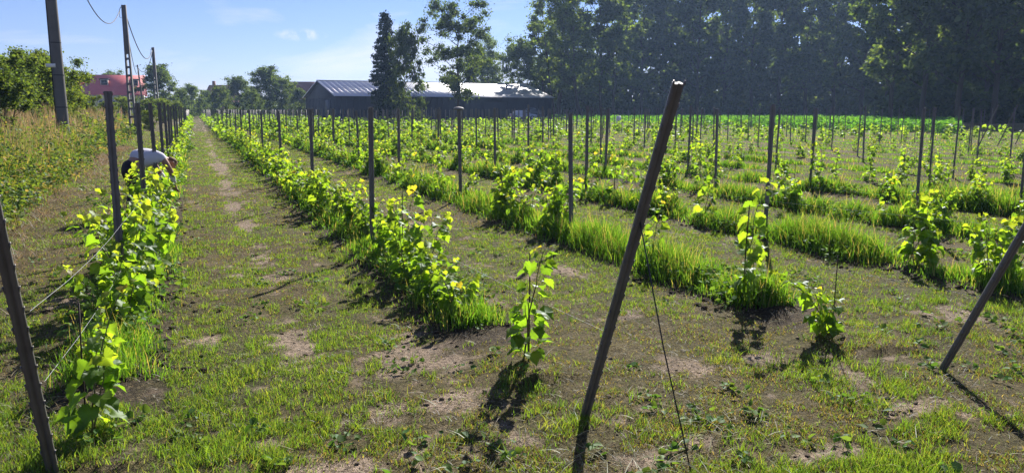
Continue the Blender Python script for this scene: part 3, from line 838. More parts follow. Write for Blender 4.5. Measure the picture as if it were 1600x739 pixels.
for px, y, key, s, lab in SH:
    x, y = by_px(px, y); v, u = to_vu(x, y); put_tree(key, x, y, s, wr.random() * 6.28, lab, 'bush', 'bushes along the left verge', 'green_bush', z=float(ground_h(np.array(v), np.array(u))) - .05)
# distant hedge mass closing the horizon
n = 16000; px = 100 + r_.random(n) * 400; y = 235 + 30 * r_.random(n); x = (px - 800) / F * y * cp
card_mass('far_hedgerow', np.stack([x, y, (3.2 + 3.2 * nC(px, px * 0, 18, 3)) * r_.random(n)], -1), .9 + .6 * r_.random(n), DK, 'tree_leaf', 'dark hedgerow closing the far end of the field', 'hedgerow')
# green crop beyond the vines
n = 120000
px = 862 + r_.random(n) * 640; yn = 1 / (1 / 165 + r_.random(n) * (1 / 50 - 1 / 165)); x = (px - 800) / F * yn * cp
v, u = to_vu(x, yn); ok = (v > 49.2) & (yn < wood_line(px) - 3); x, yn = x[ok], yn[ok]
card_mass('crop_field', np.stack([x, yn, .12 + .62 * r_.random(len(x))], -1), .18 + .18 * r_.random(len(x)), [(.065, .175, .03), (.085, .20, .036), (.05, .14, .026)], 'blade', 'bright green low crop between the vines and the wood', 'crop')

# ------------------------------------------------------------------ weeds on the left verge
def verge():
    r = np.random.default_rng(61)
    n = 150000
    y = 4.5 * (75 / 4.5) ** r.random(n); px = -120 + r.random(n) * 420; x = (px - 800) / F * (y * cp + CAM_H * sp)
    v, u = to_vu(x, y); e = verge_edge(u); dd = e - v
    ok = (dd > -.15) & (dd < 9); x, y, v, u, dd = [a[ok] for a in (x, y, v, u, dd)]
    n = len(x); z = ground_h(v, u) - .02
    dry = nA(v, u, 2.6, 3) + .16 * np.exp(-(((v - to_vu(at_depth(84, 25), 25)[0]) / 1.5) ** 2 + ((u - to_vu(at_depth(84, 25), 25)[1]) / 5.0) ** 2))
    # upright dry stalks
    k = (r.random(n) < .30 * sst(.47, .68, dry + .12 * sst(14, 26, y)) * sst(.5, 1.5, dd))
    nn = k.sum(); hgt = (.6 + .75 * r.random(nn)) * (.5 + .6 * sst(.4, 2, dd[k]))
    o = blades('dry_grass', x[k], y[k], z[k], hgt, np.maximum(.005, y[k] * .0008), pick([(.34, .26, .14), (.26, .19, .10), (.30, .20, .15), (.40, .33, .2)], nn, [4, 3, 2, 2]), .08 + .32 * r.random(nn), mat='straw')
    tag(o, 'tall straw coloured dry grass on the left verge', 'dry grass', kind='stuff')
    # green grass and nettles
    k = r.random(n) < .9 * (1 - .7 * sst(.5, .68, dry)) * sst(-.1, .4, dd)
    nn = k.sum(); hgt = (.2 + .62 * r.random(nn)) * (.3 + .75 * sst(0, 1.6, dd[k]))
    o = blades('verge_grass', x[k], y[k], z[k], hgt, np.maximum(.006, y[k] * .001), pick([(.07, .13, .03), (.10, .15, .04), (.05, .09, .025), (.22, .19, .09), (.20, .14, .09)], nn, [4, 3, 3, 2, 1]), .1 + .5 * r.random(nn))
    tag(o, 'rank green grass on the left verge', 'grass', kind='stuff')
    # straw lying along the verge's foot
    m = 40000; u2 = 4 + 34 * r.random(m) ** 1.6; d2 = r.normal(.22, .42, m); v2 = verge_edge(u2) - d2
    keep = r.random(m) < (.10 + 1.1 * (nB(v2, u2, .9, 3) - .38) + .8 * sst(12.5, 8.5, u2)); u2, v2 = u2[keep], v2[keep]; x2, y2 = vu(v2, u2); m = len(x2)
    o = blades('fallen_straw', x2, y2, ground_h(v2, u2) + .01 + .05 * r.random(m), .12 + .25 * r.random(m), np.maximum(.004, y2 * .0007), pick([(.26, .185, .11), (.19, .14, .085), (.32, .25, .17)], m, [4, 3, 2]), .86 + .13 * r.random(m), mat='straw')
    tag(o, 'matted fallen straw along the foot of the left verge', 'straw', kind='stuff')
    # broad leaved weeds
    m = 7600; y3 = 6 * (60 / 6) ** r.random(m); px3 = -100 + r.random(m) * 400; x3 = (px3 - 800) / F * y3; v3, u3 = to_vu(x3, y3); d3 = verge_edge(u3) - v3
    ok = (d3 > .1) & (d3 < 7) & (nD(v3, u3, 1.8, 2) > .40); x3, y3, v3, u3, d3 = [a[ok] for a in (x3, y3, v3, u3, d3)]
    m = len(x3); hg = (.3 + .65 * r.random(m)) * (.5 + .5 * sst(0, 1.5, d3)); q = 13
    z3 = ground_h(v3, u3)
    P = np.stack([np.repeat(x3, q) + r.normal(0, .10, m * q), np.repeat(y3, q) + r.normal(0, .10, m * q), np.repeat(z3, q) + np.repeat(hg, q) * (.15 + .9 * r.random(m * q))], -1)
    k = len(P); S = (.035 + .055 * r.random(k)) * np.repeat(np.maximum(1, y3 / 20), q)
    C = np.repeat(pick([(.065, .115, .028), (.10, .15, .032), (.045, .085, .026), (.16, .18, .045), (.20, .16, .08)], m, [4, 4, 2.5, 2, 1.6]), q, axis=0) * (.8 + .4 * r.random((k, 1)))
    V, L, tot, CC = leaves_arrays(HEX_V * np.array([.75, 1, 1]), HEX_F, P, frames(r.random(k) * 6.28, r.normal(-.1, .45, k), r.normal(0, .5, k)), S, C)
    tag(np_mesh('verge_weeds', V, L, tot, M['weed_leaf'], col=CC), 'broad leaved green weeds and nettles on the left verge', 'weeds', kind='stuff')
verge()

# low broad leaved weeds and dark clods under the rows
def low_stuff():
    r = np.random.default_rng(77)
    x, y, v, u, d, k = strip_points(52, 40, .26)
    ok = (k < 6) & (nA(u, k * 5.1, .9, 2) > .45); x, y, v, u, d, k = x[ok], y[ok], v[ok], u[ok], d[ok], k[ok]
    m = len(x); q = 9
    P = np.stack([np.repeat(x, q) + r.normal(0, .05, m * q), np.repeat(y, q) + r.normal(0, .05, m * q), np.repeat(ground_h(v, u), q) + .02 + .14 * r.random(m * q)], -1)
    kk = len(P); S = (.022 + .036 * r.random(kk)) * np.repeat(np.maximum(1, y / 12), q)
    C = pick([(.06, .13, .025), (.085, .16, .03), (.11, .18, .04)], kk, [3, 3, 1])
    # scattered rosettes on the headland too
    x2, y2 = scatter_view(420, 2.9, 9, 1.2); v2, u2 = to_vu(x2, y2); ok = nC(v2, u2, .8, 2) > .52; x2, y2, v2, u2 = x2[ok], y2[ok], v2[ok], u2[ok]; m2 = len(x2)
    P2 = np.stack([np.repeat(x2, 8) + r.normal(0, .035, m2 * 8), np.repeat(y2, 8) + r.normal(0, .035, m2 * 8), np.repeat(ground_h(v2, u2), 8) + .012 + .03 * r.random(m2 * 8)], -1)
    P = np.concatenate([P, P2]); S = np.concatenate([S, .02 + .035 * r.random(len(P2))]); C = np.concatenate([C, pick([(.06, .13, .03), (.09, .15, .035)], len(P2), [1, 1])]); kk = len(P)
    V, L, tot, CC = leaves_arrays(HEX_V * np.array([.8, 1, 1]), HEX_F, P, frames(r.random(kk) * 6.28, r.normal(.15, .4, kk), r.normal(0, .5, kk)), S, C)
    tag(np_mesh('row_weeds', V, L, tot, M['weed_leaf'], col=CC), 'low broad leaved weeds scattered along the rows and headland', 'weeds', kind='stuff')
    # clods
    t = (1 + 5 ** .5) / 2
    ico = np.array([(-1, t, 0), (1, t, 0), (-1, -t, 0), (1, -t, 0), (0, -1, t), (0, 1, t), (0, -1, -t), (0, 1, -t), (t, 0, -1), (t, 0, 1), (-t, 0, -1), (-t, 0, 1)]) / 1.9
    icf = [(0, 11, 5), (0, 5, 1), (0, 1, 7), (0, 7, 10), (0, 10, 11), (1, 5, 9), (5, 11, 4), (11, 10, 2), (10, 7, 6), (7, 1, 8), (3, 9, 4), (3, 4, 2), (3, 2, 6), (3, 6, 8), (3, 8, 9), (4, 9, 5), (2, 4, 11), (6, 2, 10), (8, 6, 7), (9, 8, 1)]
    V = []; L = []; off = 0; C = []
    def clods(x, y, v, u, size, base):
        nonlocal off
        for i in range(len(x)):
            s = size[i]; w = ico * s * r.uniform(.6, 1.25, (12, 1)) * np.array([1, 1, .6]); a = r.random() * 6.28
            rot = np.array([[math.cos(a), -math.sin(a), 0], [math.sin(a), math.cos(a), 0], [0, 0, 1]])
            V.append(w @ rot.T + np.array([x[i], y[i], zz[i] + s * .15])); L.append(np.array(icf).ravel() + off); off += 12; C.append(np.repeat(np.array([base]) * (.7 + .6 * r.random()), 12, 0))
    x, y, v, u, d, k = strip_points(150, 16, .34); zz = ground_h(v, u); clods(x, y, v, u, .010 + .028 * r.random(len(x)) ** 2, (.075, .055, .042))
    x, y = scatter_view(2600, 2.8, 9, 1.2); v, u = to_vu(x, y); ok = r.random(len(x)) < .2 + .8 * bare(v, u); x, y, v, u = x[ok], y[ok], v[ok], u[ok]; zz = ground_h(v, u)
    clods(x, y, v, u, .004 + .016 * r.random(len(x)) ** 2.5, (.19, .145, .11))
    o = np_mesh('soil_clods', np.concatenate(V), np.concatenate(L), np.full(sum(len(l) for l in L) // 3, 3), bpy.data.materials['field_soil'], col=np.concatenate(C))
    tag(o, 'small clods of dark soil along the rows and bare patches', 'clods', kind='stuff')
low_stuff()

# ------------------------------------------------------------------ shed
M['clad'] = plain('shed_cladding', (.03, .035, .055), .55, .0, var=.12, scale=.6)
M['trimdark'] = plain('dark_trim', (.02, .02, .025), .5)
M['roofmetal'] = plain('pale_metal_roof', (.62, .62, .64), .5, .8, var=.05, scale=.4)
M['door'] = plain('shed_door', (.03, .033, .045), .5, var=.1)
M['glass'] = plain('dark_glass', (.02, .025, .03), .08, spec=.6)
def shed():
    phi = R(28); Lb, W, He, Hr = 38.2, 20.2, 3.7, 6.25
    x0 = at_depth(527, 120.0); s = empty('storage_shed', (x0, 120.0, 0), phi)
    tag(s, 'long dark grey storage shed with pale metal roof at far side of vineyard', 'shed')
    mb = MB(); h = W / 2
    mb.add([(0, 0, -.3), (Lb, 0, -.3), (Lb, 0, He), (0, 0, He), (0, W, -.3), (Lb, W, -.3), (Lb, W, He), (0, W, He), (0, h, Hr - .05), (Lb, h, Hr - .05)],
           [(0, 1, 2, 3), (5, 4, 7, 6), (4, 0, 3, 8, 7), (1, 5, 6, 9, 2)])
    for i in range(int(Lb / 1.0)):                                   # standing cladding ribs
        mb.box((.5 + i * 1.0, -.02, He / 2 - .15), (.07, .05, He - .05))
    for i in range(int(W / 1.0)): mb.box((-.02, .5 + i, He / 2 - .15), (.05, .07, He - .05))
    mb.build('wall', M['clad'], s)
    rf = MB(); o_ = .45; sl = (Hr - He) / h
    e0 = He - sl * o_ + .06
    for (ya, yb) in ((-o_, h), (W + o_, h)):
        za = e0; zb = Hr + .06
        rf.add([(-o_, ya, za), (Lb + o_, ya, za), (Lb + o_, yb, zb), (-o_, yb, zb), (-o_, ya, za + .1), (Lb + o_, ya, za + .1), (Lb + o_, yb, zb + .1), (-o_, yb, zb + .1)],
               [(0, 1, 2, 3), (4, 5, 6, 7), (0, 1, 5, 4), (1, 2, 6, 5), (3, 0, 4, 7)])
    n = int((Lb + 2 * o_) / .9)
    ang = math.atan(sl); ln = (h + o_) / math.cos(ang)
    for i in range(n):
        xx_ = -o_ + .2 + i * .9
        rf.box((xx_, (h - o_) / 2, (e0 + Hr + .06) / 2 + .112), (.04, ln, .02), Matrix.Rotation(ang, 3, 'X'))
    ro = rf.build('roof', M['roofmetal'], s)
    mb = MB(); mb.box((Lb / 2, h, Hr + .18), (Lb + 2 * o_, .5, .08)); mb.build('ridge_cap', M['roofmetal'], ro)
    mb = MB(); mb.box((Lb - 6, h * .55, Hr - .6), (.18, .18, 1.0)); mb.box((Lb - 6, h * .55, Hr - .08), (.3, .3, .08)); mb.build('vent_pipe', M['trimdark'], ro)
    mb = MB(); mb.box((Lb / 2, -o_ - .06, e0 + .0), (Lb + 2 * o_, .13, .14)); mb.build('gutter', M['trimdark'], s)
    for xa, w, hh_ in ((27.2, 4.2, 3.0), (7.6, 1.0, 2.1), (9.6, 3.2, 2.6)):
        mb = MB(); mb.box((xa, -.06, hh_ / 2), (w, .1, hh_)); d = mb.build('door', M['door'], s)
        mb = MB(); mb.box((xa, -.075, hh_ + .06), (w + .25, .12, .12)); mb.box((xa - w / 2 - .06, -.075, hh_ / 2), (.12, .12, hh_)); mb.box((xa + w / 2 + .06, -.075, hh_ / 2), (.12, .12, hh_)); mb.build('frame', M['trimdark'], d)
    mb = MB(); mb.box((-.06, 5.2, 1.6), (.1, 3.4, 3.2)); mb.build('door', M['door'], s)
    for xa in (6.1, 12.6):
        mb = MB(); mb.box((xa, -.05, 1.5), (1.1, .08, 1.0)); wdw = mb.build('window', M['trimdark'], s)
        mb = MB(); mb.box((xa, -.1, 1.5), (.94, .03, .84)); mb.build('pane', M['glass'], wdw)
shed()
# pale yard before the shed
M['gravel'] = plain('pale_gravel', (.36, .33, .29), .95, var=.25, scale=1.5)
gx, gy = [], []
pts = [(at_depth(745, 116), 116), (at_depth(905, 118), 118), (at_depth(900, 140), 140), (at_depth(842, 136), 136)]
mb = MB(); mb.add([(a, b, .09) for a, b in pts], [(0, 1, 2, 3)]); tag(mb.build('yard', M['gravel']), kind='structure')

# cars by the shed
M['silver'] = plain('silver_paint', (.55, .57, .6), .25, .5, var=.02, spec=.6); M['darkpaint'] = plain('dark_paint', (.03, .035, .05), .25, .2, var=.02, spec=.6)
M['rubber'] = plain('rubber', (.02, .02, .02), .8); M['rim'] = plain('rim', (.45, .45, .46), .35, .7); M['lampglass'] = plain('lamp_glass', (.7, .7, .72), .1, var=.02); M['redlamp'] = plain('red_lamp', (.4, .02, .02), .2, var=.02)
def car(x, y, rz, paint, label, tall=1.0):
    e = empty('parked_car', (x, y, .09), rz); tag(e, label, 'car', 'cars parked by the shed')
    prof = [(-2.1, .35), (-2.12, .75), (-1.95, .92), (-1.7, 1.0), (-1.25, 1.42 * tall), (-.6, 1.5 * tall), (.3, 1.47 * tall), (1.05, 1.0), (1.8, .86), (2.1, .7), (2.12, .35)]
    mb = MB(); n = len(prof); vs = []
    for sy in (-1, 1):
        for (a, b) in prof: vs.append((a, sy * (.86 - .16 * max(0, (b - .95)) / .5), b))
    mb.add(vs, [tuple(range(n - 1, -1, -1)), tuple(range(n, 2 * n))] + [(i, (i + 1) % n, n + (i + 1) % n, n + i) for i in range(n)])
    b = mb.build('body', paint, e)
    mb = MB()
    for sy in (-1, 1):
        mb.add([(-1.35, sy * .825, 1.03), (.85, sy * .84, 1.03), (.25, sy * .72, 1.38 * tall), (-1.1, sy * .72, 1.36 * tall)], [(0, 1, 2, 3)])
    mb.build('side_window', M['glass'], e)
    mb = MB(); mb.add([(1.02, -.68, 1.04), (1.02, .68, 1.04), (.36, .6, 1.455 * tall), (.36, -.6, 1.455 * tall)], [(0, 1, 2, 3)]); o = mb.build('windscreen', M['glass'], e); o.location = (.02, 0, .015)
    for sx in (-1.3, 1.32):
        for sy in (-.8, .8):
            mb = MB(); mb.lathe([(.2, -.1), (.31, -.1), (.33, -.06), (.33, .06), (.31, .1), (.2, .1)], 18); w = mb.build('wheel', M['rubber'], e); w.location = (sx, sy, .33); w.rotation_euler = (math.pi / 2, 0, 0)
            mb = MB(); mb.lathe([(.02, -.105), (.2, -.11), (.2, .11), (.02, .105)], 14); mb.build('rim', M['rim'], w)
    for sy in (-.62, .62):
        mb = MB(); mb.box((2.08, sy, .68), (.12, .34, .14)); mb.build('headlight', M['lampglass'], e)
        mb = MB(); mb.box((-2.09, sy, .78), (.1, .26, .2)); mb.build('tail_light', M['redlamp'], e)
car(at_depth(817, 124), 124, R(14), M['silver'], 'silver car parked in front of the long grey shed')
car(at_depth(834, 128), 128, R(20), M['darkpaint'], 'dark tall car parked behind the silver car at the shed', 1.28)
# white barrel at the far edge of the vines
M['whiteplastic'] = plain('white_plastic', (.72, .72, .7), .5, var=.04)
bx_, by_ = ground_at(967, 194)
by_ = 92.0; bx_ = at_depth(967, by_)
mb = MB(); mb.lathe([(.27, 0), (.30, .04), (.30, .3), (.315, .32), (.30, .34), (.30, .62), (.315, .64), (.30, .66), (.28, .88), (.22, .92), (.08, .93)], 20)
e = mb.build('plastic_barrel', M['whiteplastic'], smooth=True); e.location = (bx_, by_, 0); tag(e, 'white plastic barrel standing by the bright green crop', 'barrel')

# ------------------------------------------------------------------ houses on the left
M['redroof'] = plain('red_roof_tiles', (.60, .13, .13), .7, var=.15, scale=1.2); M['brownroof'] = plain('brown_roof_tiles', (.22, .10, .075), .8, var=.2)
M['render'] = plain('house_render', (.5, .46, .42), .9, var=.1); M['brick'] = plain('red_brick', (.22, .11, .08), .9, var=.2)
def house(x, y, rz, L_, W, He, Hr, roofm, wallm, label, name='red_roofed_house', dormers=(), annex=False, chim=False):
    e = empty(name, (x, y, 0), rz); tag(e, label, 'house')
    mb = MB(); h = W / 2
    mb.add([(-L_ / 2, 0, -.2), (L_ / 2, 0, -.2), (L_ / 2, 0, He), (-L_ / 2, 0, He), (-L_ / 2, W, -.2), (L_ / 2, W, -.2), (L_ / 2, W, He), (-L_ / 2, W, He), (-L_ / 2, h, Hr - .1), (L_ / 2, h, Hr - .1)],
           [(0, 1, 2, 3), (5, 4, 7, 6), (4, 0, 3, 8, 7), (1, 5, 6, 9, 2)]); mb.build('wall', wallm, e)
    rf = MB(); o_ = .5; sl = (Hr - He) / h; e0 = He - sl * o_ + .03
    for ya, yb in ((-o_, h), (W + o_, h)):
        rf.add([(-L_ / 2 - o_, ya, e0), (L_ / 2 + o_, ya, e0), (L_ / 2 + o_, yb, Hr), (-L_ / 2 - o_, yb, Hr), (-L_ / 2 - o_, ya, e0 + .15), (L_ / 2 + o_, ya, e0 + .15), (L_ / 2 + o_, yb, Hr + .15), (-L_ / 2 - o_, yb, Hr + .15)],
               [(0, 1, 2, 3), (4, 5, 6, 7), (0, 1, 5, 4), (1, 2, 6, 5), (3, 0, 4, 7)])
    ro = rf.build('roof', roofm, e)
    for dx in dormers:
        yd = h * .45; zd = He + sl * yd
        mb = MB(); mb.box((dx, yd + .9, zd + .55), (1.5, 2.2, 1.5)); d = mb.build('dormer', wallm, ro)
        mb = MB(); mb.box((dx, yd - .215, zd + .6), (1.1, .06, .95)); mb.build('pane', M['glass'], d)
        mb = MB(); mb.box((dx, yd + .75, zd + 1.4), (1.9, 2.7, .14)); mb.build('dormer_roof', M['trimdark'], d)
    for wx in np.linspace(-L_ / 2 + 1.8, L_ / 2 - 1.8, 4):
        mb = MB(); mb.box((wx, -.03, He * .6), (1.2, .1, 1.3)); w_ = mb.build('window', M['whiteplastic'], e)
        mb = MB(); mb.box((wx, -.09, He * .6), (1.0, .04, 1.1)); mb.build('pane', M['glass'], w_)
    if annex:
        mb = MB(); mb.box((-L_ / 2 - 1.8, W * .5, He / 2), (3.2, W * .7, He)); mb.build('annex', wallm, e)
        mb = MB(); a0 = -L_ / 2 - 3.9
        mb.add([(a0, W * .08, He - .3), (-L_ / 2 - .3, W * .08, He - .3), (-L_ / 2 - .3, h, Hr - 1.5), (a0 + .4, h, Hr - 1.5), (a0, W * .92, He - .3), (-L_ / 2 - .3, W * .92, He - .3)], [(0, 1, 2, 3), (5, 4, 3, 2), (4, 0, 3)])
        mb.build('annex_roof', roofm, e)
    if chim:
        mb = MB(); mb.box((-L_ / 2 + 1.0, h, Hr + .4), (.7, .7, 1.8)); mb.build('chimney', M['brick'], ro)
house(at_depth(186, 168), 168, R(24), 9.9, 15.0, 5.0, 9.1, M['redroof'], M['render'], 'house with a red metal roof and two dark dormers beyond the left bushes', dormers=(-2.6, 3.3), annex=True)
house(at_depth(340, 225), 225, R(-6), 6.8, 7, 5.4, 8.6, M['brownroof'], M['brick'], 'far house with brown tiled roof between the small trees', 'brown_roofed_house', chim=True)
house(at_depth(466, 215), 215, R(5), 7.4, 7, 6.2, 9.2, M['brownroof'], M['brick'], 'far house with brown tiled roof behind the big round tree and shed', 'brown_roofed_house', chim=False)

# ------------------------------------------------------------------ poles and cables
def base_z(x, y): v, u = to_vu(x, y); return float(ground_h(np.array(v), np.array(u)))
# big concrete pole
px_, py_ = at_depth(96.5, 30.0), 30.0
e = empty('concrete_pole', (px_, py_, base_z(px_, py_) - .2)); tag(e, 'big smooth grey concrete power pole rising out of the left weeds', 'power pole')
mb = MB(); oct_ = [(math.cos(math.pi * (2 * i + 1) / 12) * .218, math.sin(math.pi * (2 * i + 1) / 12) * .218) for i in range(12)]
mb.prism(oct_, 0, 10.5, 0, 0, .66); o = mb.build('shaft', M['concrete'], e)
mb = MB(); mb.tube([(-.228, -.03, .3), (-.219, -.03, 2), (-.205, -.03, 4), (-.183, -.03, 6.5), (-.155, -.03, 9.8)], .03, 6); mb.build('down_cable', M['cable'], e)
mb = MB(); mb.box((-.14, -.22, 3.05), (.34, .015, .14), Matrix.Rotation(.2, 3, 'Z')); mb.build('number_plate', M['whiteplastic'], e)
for zc in (1.5, 2.7, 3.9):
    mb = MB(); rr = .226 * (1 - .34 * zc / 10.5); mb.prism([(a / .218 * rr, b / .218 * rr) for a, b in oct_], zc - .015, zc + .015); mb.build('strap', M['trimdark'], e)
# lattice concrete pole
def lattice(px, y, H, w0, w1, label, lat=True):
    x = at_depth(px, y); e = empty('lattice_pole', (x, y, base_z(x, y) - .2)); tag(e, label, 'power pole')
    mb = MB(); n = 9; top = .62 * H
    for sx in (-1, 1):
        for i in range(n):
            pass
        a = (sx * w0 / 2, 0, 0); b = (sx * w1 / 2, 0, H)
        mb.add([(sx * w0 / 2 + q * .05, p * .11, 0) for q in (-1, 1) for p in (-1, 1)] + [(sx * w1 / 2 * .8 + q * .05, p * .08, H) for q in (-1, 1) for p in (-1, 1)],
               [(0, 1, 5, 4), (1, 3, 7, 5), (3, 2, 6, 7), (2, 0, 4, 6), (4, 5, 7, 6)])
    z = .6
    while z < top:
        w = w0 + (w1 - w0) * z / H; mb.box((0, 0, z), (w - .08, .16, .16)); z += .62
    mb.box((0, 0, (top + H) / 2), (w1 * .9, .15, H - top - .02))
    mb.build('shaft', M['concrete'], e)
    mb = MB(); mb.tube([(-.32, -.05, H - .35), (-.2, -.05, H - .15), (0, -.05, H - .3)], .025, 5); mb.tube([(-.3, -.05, H - .35), (-.34, -.05, H - .9), (-.2, -.05, H - .95)], .02, 5); mb.build('bracket', M['trimdark'], e)
    return x
H2 = 9.4; x2 = lattice(206, 60, 9.5, .42, .26, 'concrete ladder shaped power pole in front of the red roofed house')
H3 = 9.4; x3 = lattice(246, 99, 9.5, .40, .26, 'thin far concrete power pole above the dark round tree')
def wood_pole(px, y, H, lean, label):
    x = at_depth(px, y); e = empty('wooden_pole', (x, y, 0)); tag(e, label, 'power pole')
    mb = MB(); mb.tube([(0, 0, -.3), (lean * .5, 0, H * .5), (lean, 0, H)], [.16, .14, .11], 9); mb.build('shaft', M['pole_wood'], e)
    mb = MB(); mb.box((lean - .05, -.15, H - .25), (.5, .1, .1)); mb.lathe([(.05, H - .05), (.06, H), (.04, H + .1)], 8); mb.build('insulator', M['trimdark'], e)
    return x
x4 = wood_pole(225, 138, 9.4, -.55, 'leaning brown wooden pole at right end of the red roof')
def cable(a, b, sag, label, rad):
    a, b = Vector(a), Vector(b); pts = [a.lerp(b, t) - Vector((0, 0, sag * 4 * t * (1 - t))) for t in np.linspace(0, 1, 19)]
    mb = MB(); mb.tube(pts, rad, 5); tag(mb.build('power_cable', M['cable']), label, 'cable', 'overhead power cables')
top2 = (x2 - .3, 59.95, 9.0)
top1 = (px_ + 5.2, 16.5, 8.0)
cable((px_, py_, 9.9), top2, 2.6, 'sagging black overhead cable from big pole to ladder shaped pole', .028)
cable((x2 + .1, 60, 8.7), (x3 - .1, 99, 9.0), 2.0, 'sagging black overhead cable from ladder shaped pole to thin far pole', .04)
cable((x3, 99, 9.0), (x4 - .5, 138, 9.0), 1.6, 'black overhead cable from thin far pole to leaning wooden pole', .04)
cable((x2 + .1, 60, 7.6), (x4 - .5, 138, 8.9), 2.0, 'thin black overhead cable from ladder shaped pole to leaning wooden pole', .03)

# ------------------------------------------------------------------ the person bending over the first row
M['skin'] = plain('skin', (.30, .17, .11), .55, var=.08); M['shirt'] = plain('pale_shirt', (.50, .50, .57), .9, var=.15, scale=9, bump=.8); M['trousers'] = plain('dark_trousers', (.018, .017, .022), .9, var=.2)
M['hair'] = plain('brown_hair', (.10, .055, .03), .8, var=.4, scale=40); M['glove'] = plain('dark_glove', (.06, .035, .025), .8); M['cuff'] = plain('white_sleeve', (.6, .6, .6), .9); M['boot'] = plain('boot', (.03, .025, .02), .8); M['eye'] = plain('eye', (.05, .04, .03), .2)
def skin_mesh(name, V, E, Rd, mat, parent, sub=2, root=0):
    me = bpy.data.meshes.new(name); me.from_pydata([Vector(v) for v in V], E, [])
    o = bpy.data.objects.new(name, me); COL.objects.link(o)
    md = o.modifiers.new('skin', 'SKIN'); md.use_smooth_shade = True
    for i, sv in enumerate(me.skin_vertices[0].data):
        r_ = Rd[i]; sv.radius = r_ if hasattr(r_, '__len__') else (r_, r_); sv.use_root = (i == root)
    sd = o.modifiers.new('sub', 'SUBSURF'); sd.levels = sub; sd.render_levels = sub
    dg = bpy.context.evaluated_depsgraph_get(); ev = o.evaluated_get(dg)
    nm = bpy.data.meshes.new_from_object(ev); o.modifiers.clear(); o.data = nm; nm.materials.clear(); nm.materials.append(mat)
    for p in nm.polygons: p.use_smooth = True
    if parent is not None: o.parent = parent
    return o
def person():
    gy_ = 12.0; gx_ = at_depth(205, gy_)
    e = empty('person', (gx_, gy_, 0), R(52)); e.scale = (.93, .95, .92); tag(e, 'person in pale grey shirt and dark trousers bending over the first vine row', 'person')
    V = []; E = []; Rd = []
    def chain(pts, rad, start=None):
        prev = start; ids = []
        for p, r_ in zip(pts, rad):
            V.append(p); Rd.append(r_); i = len(V) - 1
            if prev is not None: E.append((prev, i))
            prev = i; ids.append(i)
        return ids
    t = chain([(-.10, 0, .90), (.04, 0, .985), (.18, 0, 1.03), (.34, 0, 1.02), (.44, 0, .985)], [(.15, .125), (.14, .115), (.15, .12), (.165, .12), (.10, .08)])
    hd = chain([(.50, 0, .955), (.56, 0, .925), (.63, 0, .88), (.685, 0, .84)], [.055, .062, .098, .075], t[-1])
    chain([(.66, 0, .80), (.685, 0, .785)], [.022, .014], hd[2])                        # nose side of the face
    for sy in (-1, 1):
        chain([(.60, sy * .095, .895), (.60, sy * .112, .905)], [.016, .012], hd[2])      # ears
        a = chain([(.38, sy * .17, .985), (.43, sy * .215, .86), (.50, sy * .20, .73), (.55, sy * .15, .61), (.585, sy * .12, .52)], [.066, .052, .044, .04, .030], t[3])
        w = chain([(.605, sy * .11, .465)], [(.036, .022)], a[-1])
        for q in range(4):
            oy = sy * .11 + (q - 1.5) * .019
            chain([(.625, oy, .425), (.65, oy, .395), (.655, oy - .002 * sy, .37 + .006 * abs(q - 1.5))], [.0105, .009, .008], w[0])
        chain([(.585, sy * .085, .445), (.60, sy * .07, .41)], [.011, .009], w[0])        # thumb
        lg = chain([(-.10, sy * .10, .82), (.0, sy * .125, .50), (-.05, sy * .13, .28), (-.08, sy * .13, .09)], [.10, .066, .058, .042], t[0])
        chain([(.02, sy * .14, .04), (.10, sy * .145, .03)], [.042, .032], lg[-1])
    skin_mesh('body', V, E, Rd, M['skin'], e)
    def part(name, mat, chains, sub=2):
        V2 = []; E2 = []; R2 = []
        for pts, rad, j in chains:
            prev = j
            for p, r_ in zip(pts, rad):
                V2.append(p); R2.append(r_); i = len(V2) - 1
                if prev is not None: E2.append((prev, i))
                prev = i
        return skin_mesh(name, V2, E2, R2, mat, e, sub)
    part('shirt', M['shirt'], [([(-.05, 0, .945), (.08, 0, .985), (.20, 0, 1.0), (.34, 0, 1.0), (.435, 0, .985)], [(.17, .165), (.185, .18), (.19, .18), (.195, .165), (.115, .10)], None),
                               ([(.375, -.165, .99), (.405, -.20, .93)], [.08, .072], 3), ([(.375, .165, .99), (.405, .20, .93)], [.08, .072], 3)])
    part('trousers', M['trousers'], [([(-.06, 0, .915), (-.115, 0, .89)], [(.165, .14), (.165, .15)], None),
                                     ([(-.11, -.105, .80), (0, -.128, .50), (-.05, -.132, .28), (-.08, -.132, .10)], [.115, .085, .078, .075], 1), ([(-.11, .105, .80), (0, .128, .50), (-.05, .132, .28), (-.08, .132, .10)], [.115, .085, .078, .075], 1)])
    part('hair', M['hair'], [([(.545, 0, .965), (.60, 0, .93), (.66, 0, .90), (.70, 0, .865)], [(.06, .05), (.098, .07), (.104, .07), (.07, .05)], None)])
    for sy in (-1, 1):
        part('sleeve', M['cuff'], [([(.51, sy * .195, .715), (.55, sy * .15, .61), (.58, sy * .124, .535)], [.052, .05, .042], None)], 1)
        part('boot', M['boot'], [([(-.08, sy * .13, .16), (-.07, sy * .13, .05), (.03, sy * .14, .045), (.115, sy * .146, .035)], [.062, .06, .052, .042], None)], 1)
        mb = MB(); mb.lathe([(.001, -.009), (.008, -.006), (.011, 0), (.008, .006), (.001, .009)], 8); o = mb.build('eye', M['eye'], e, True); o.location = (.672, sy * .036, .805)
person()

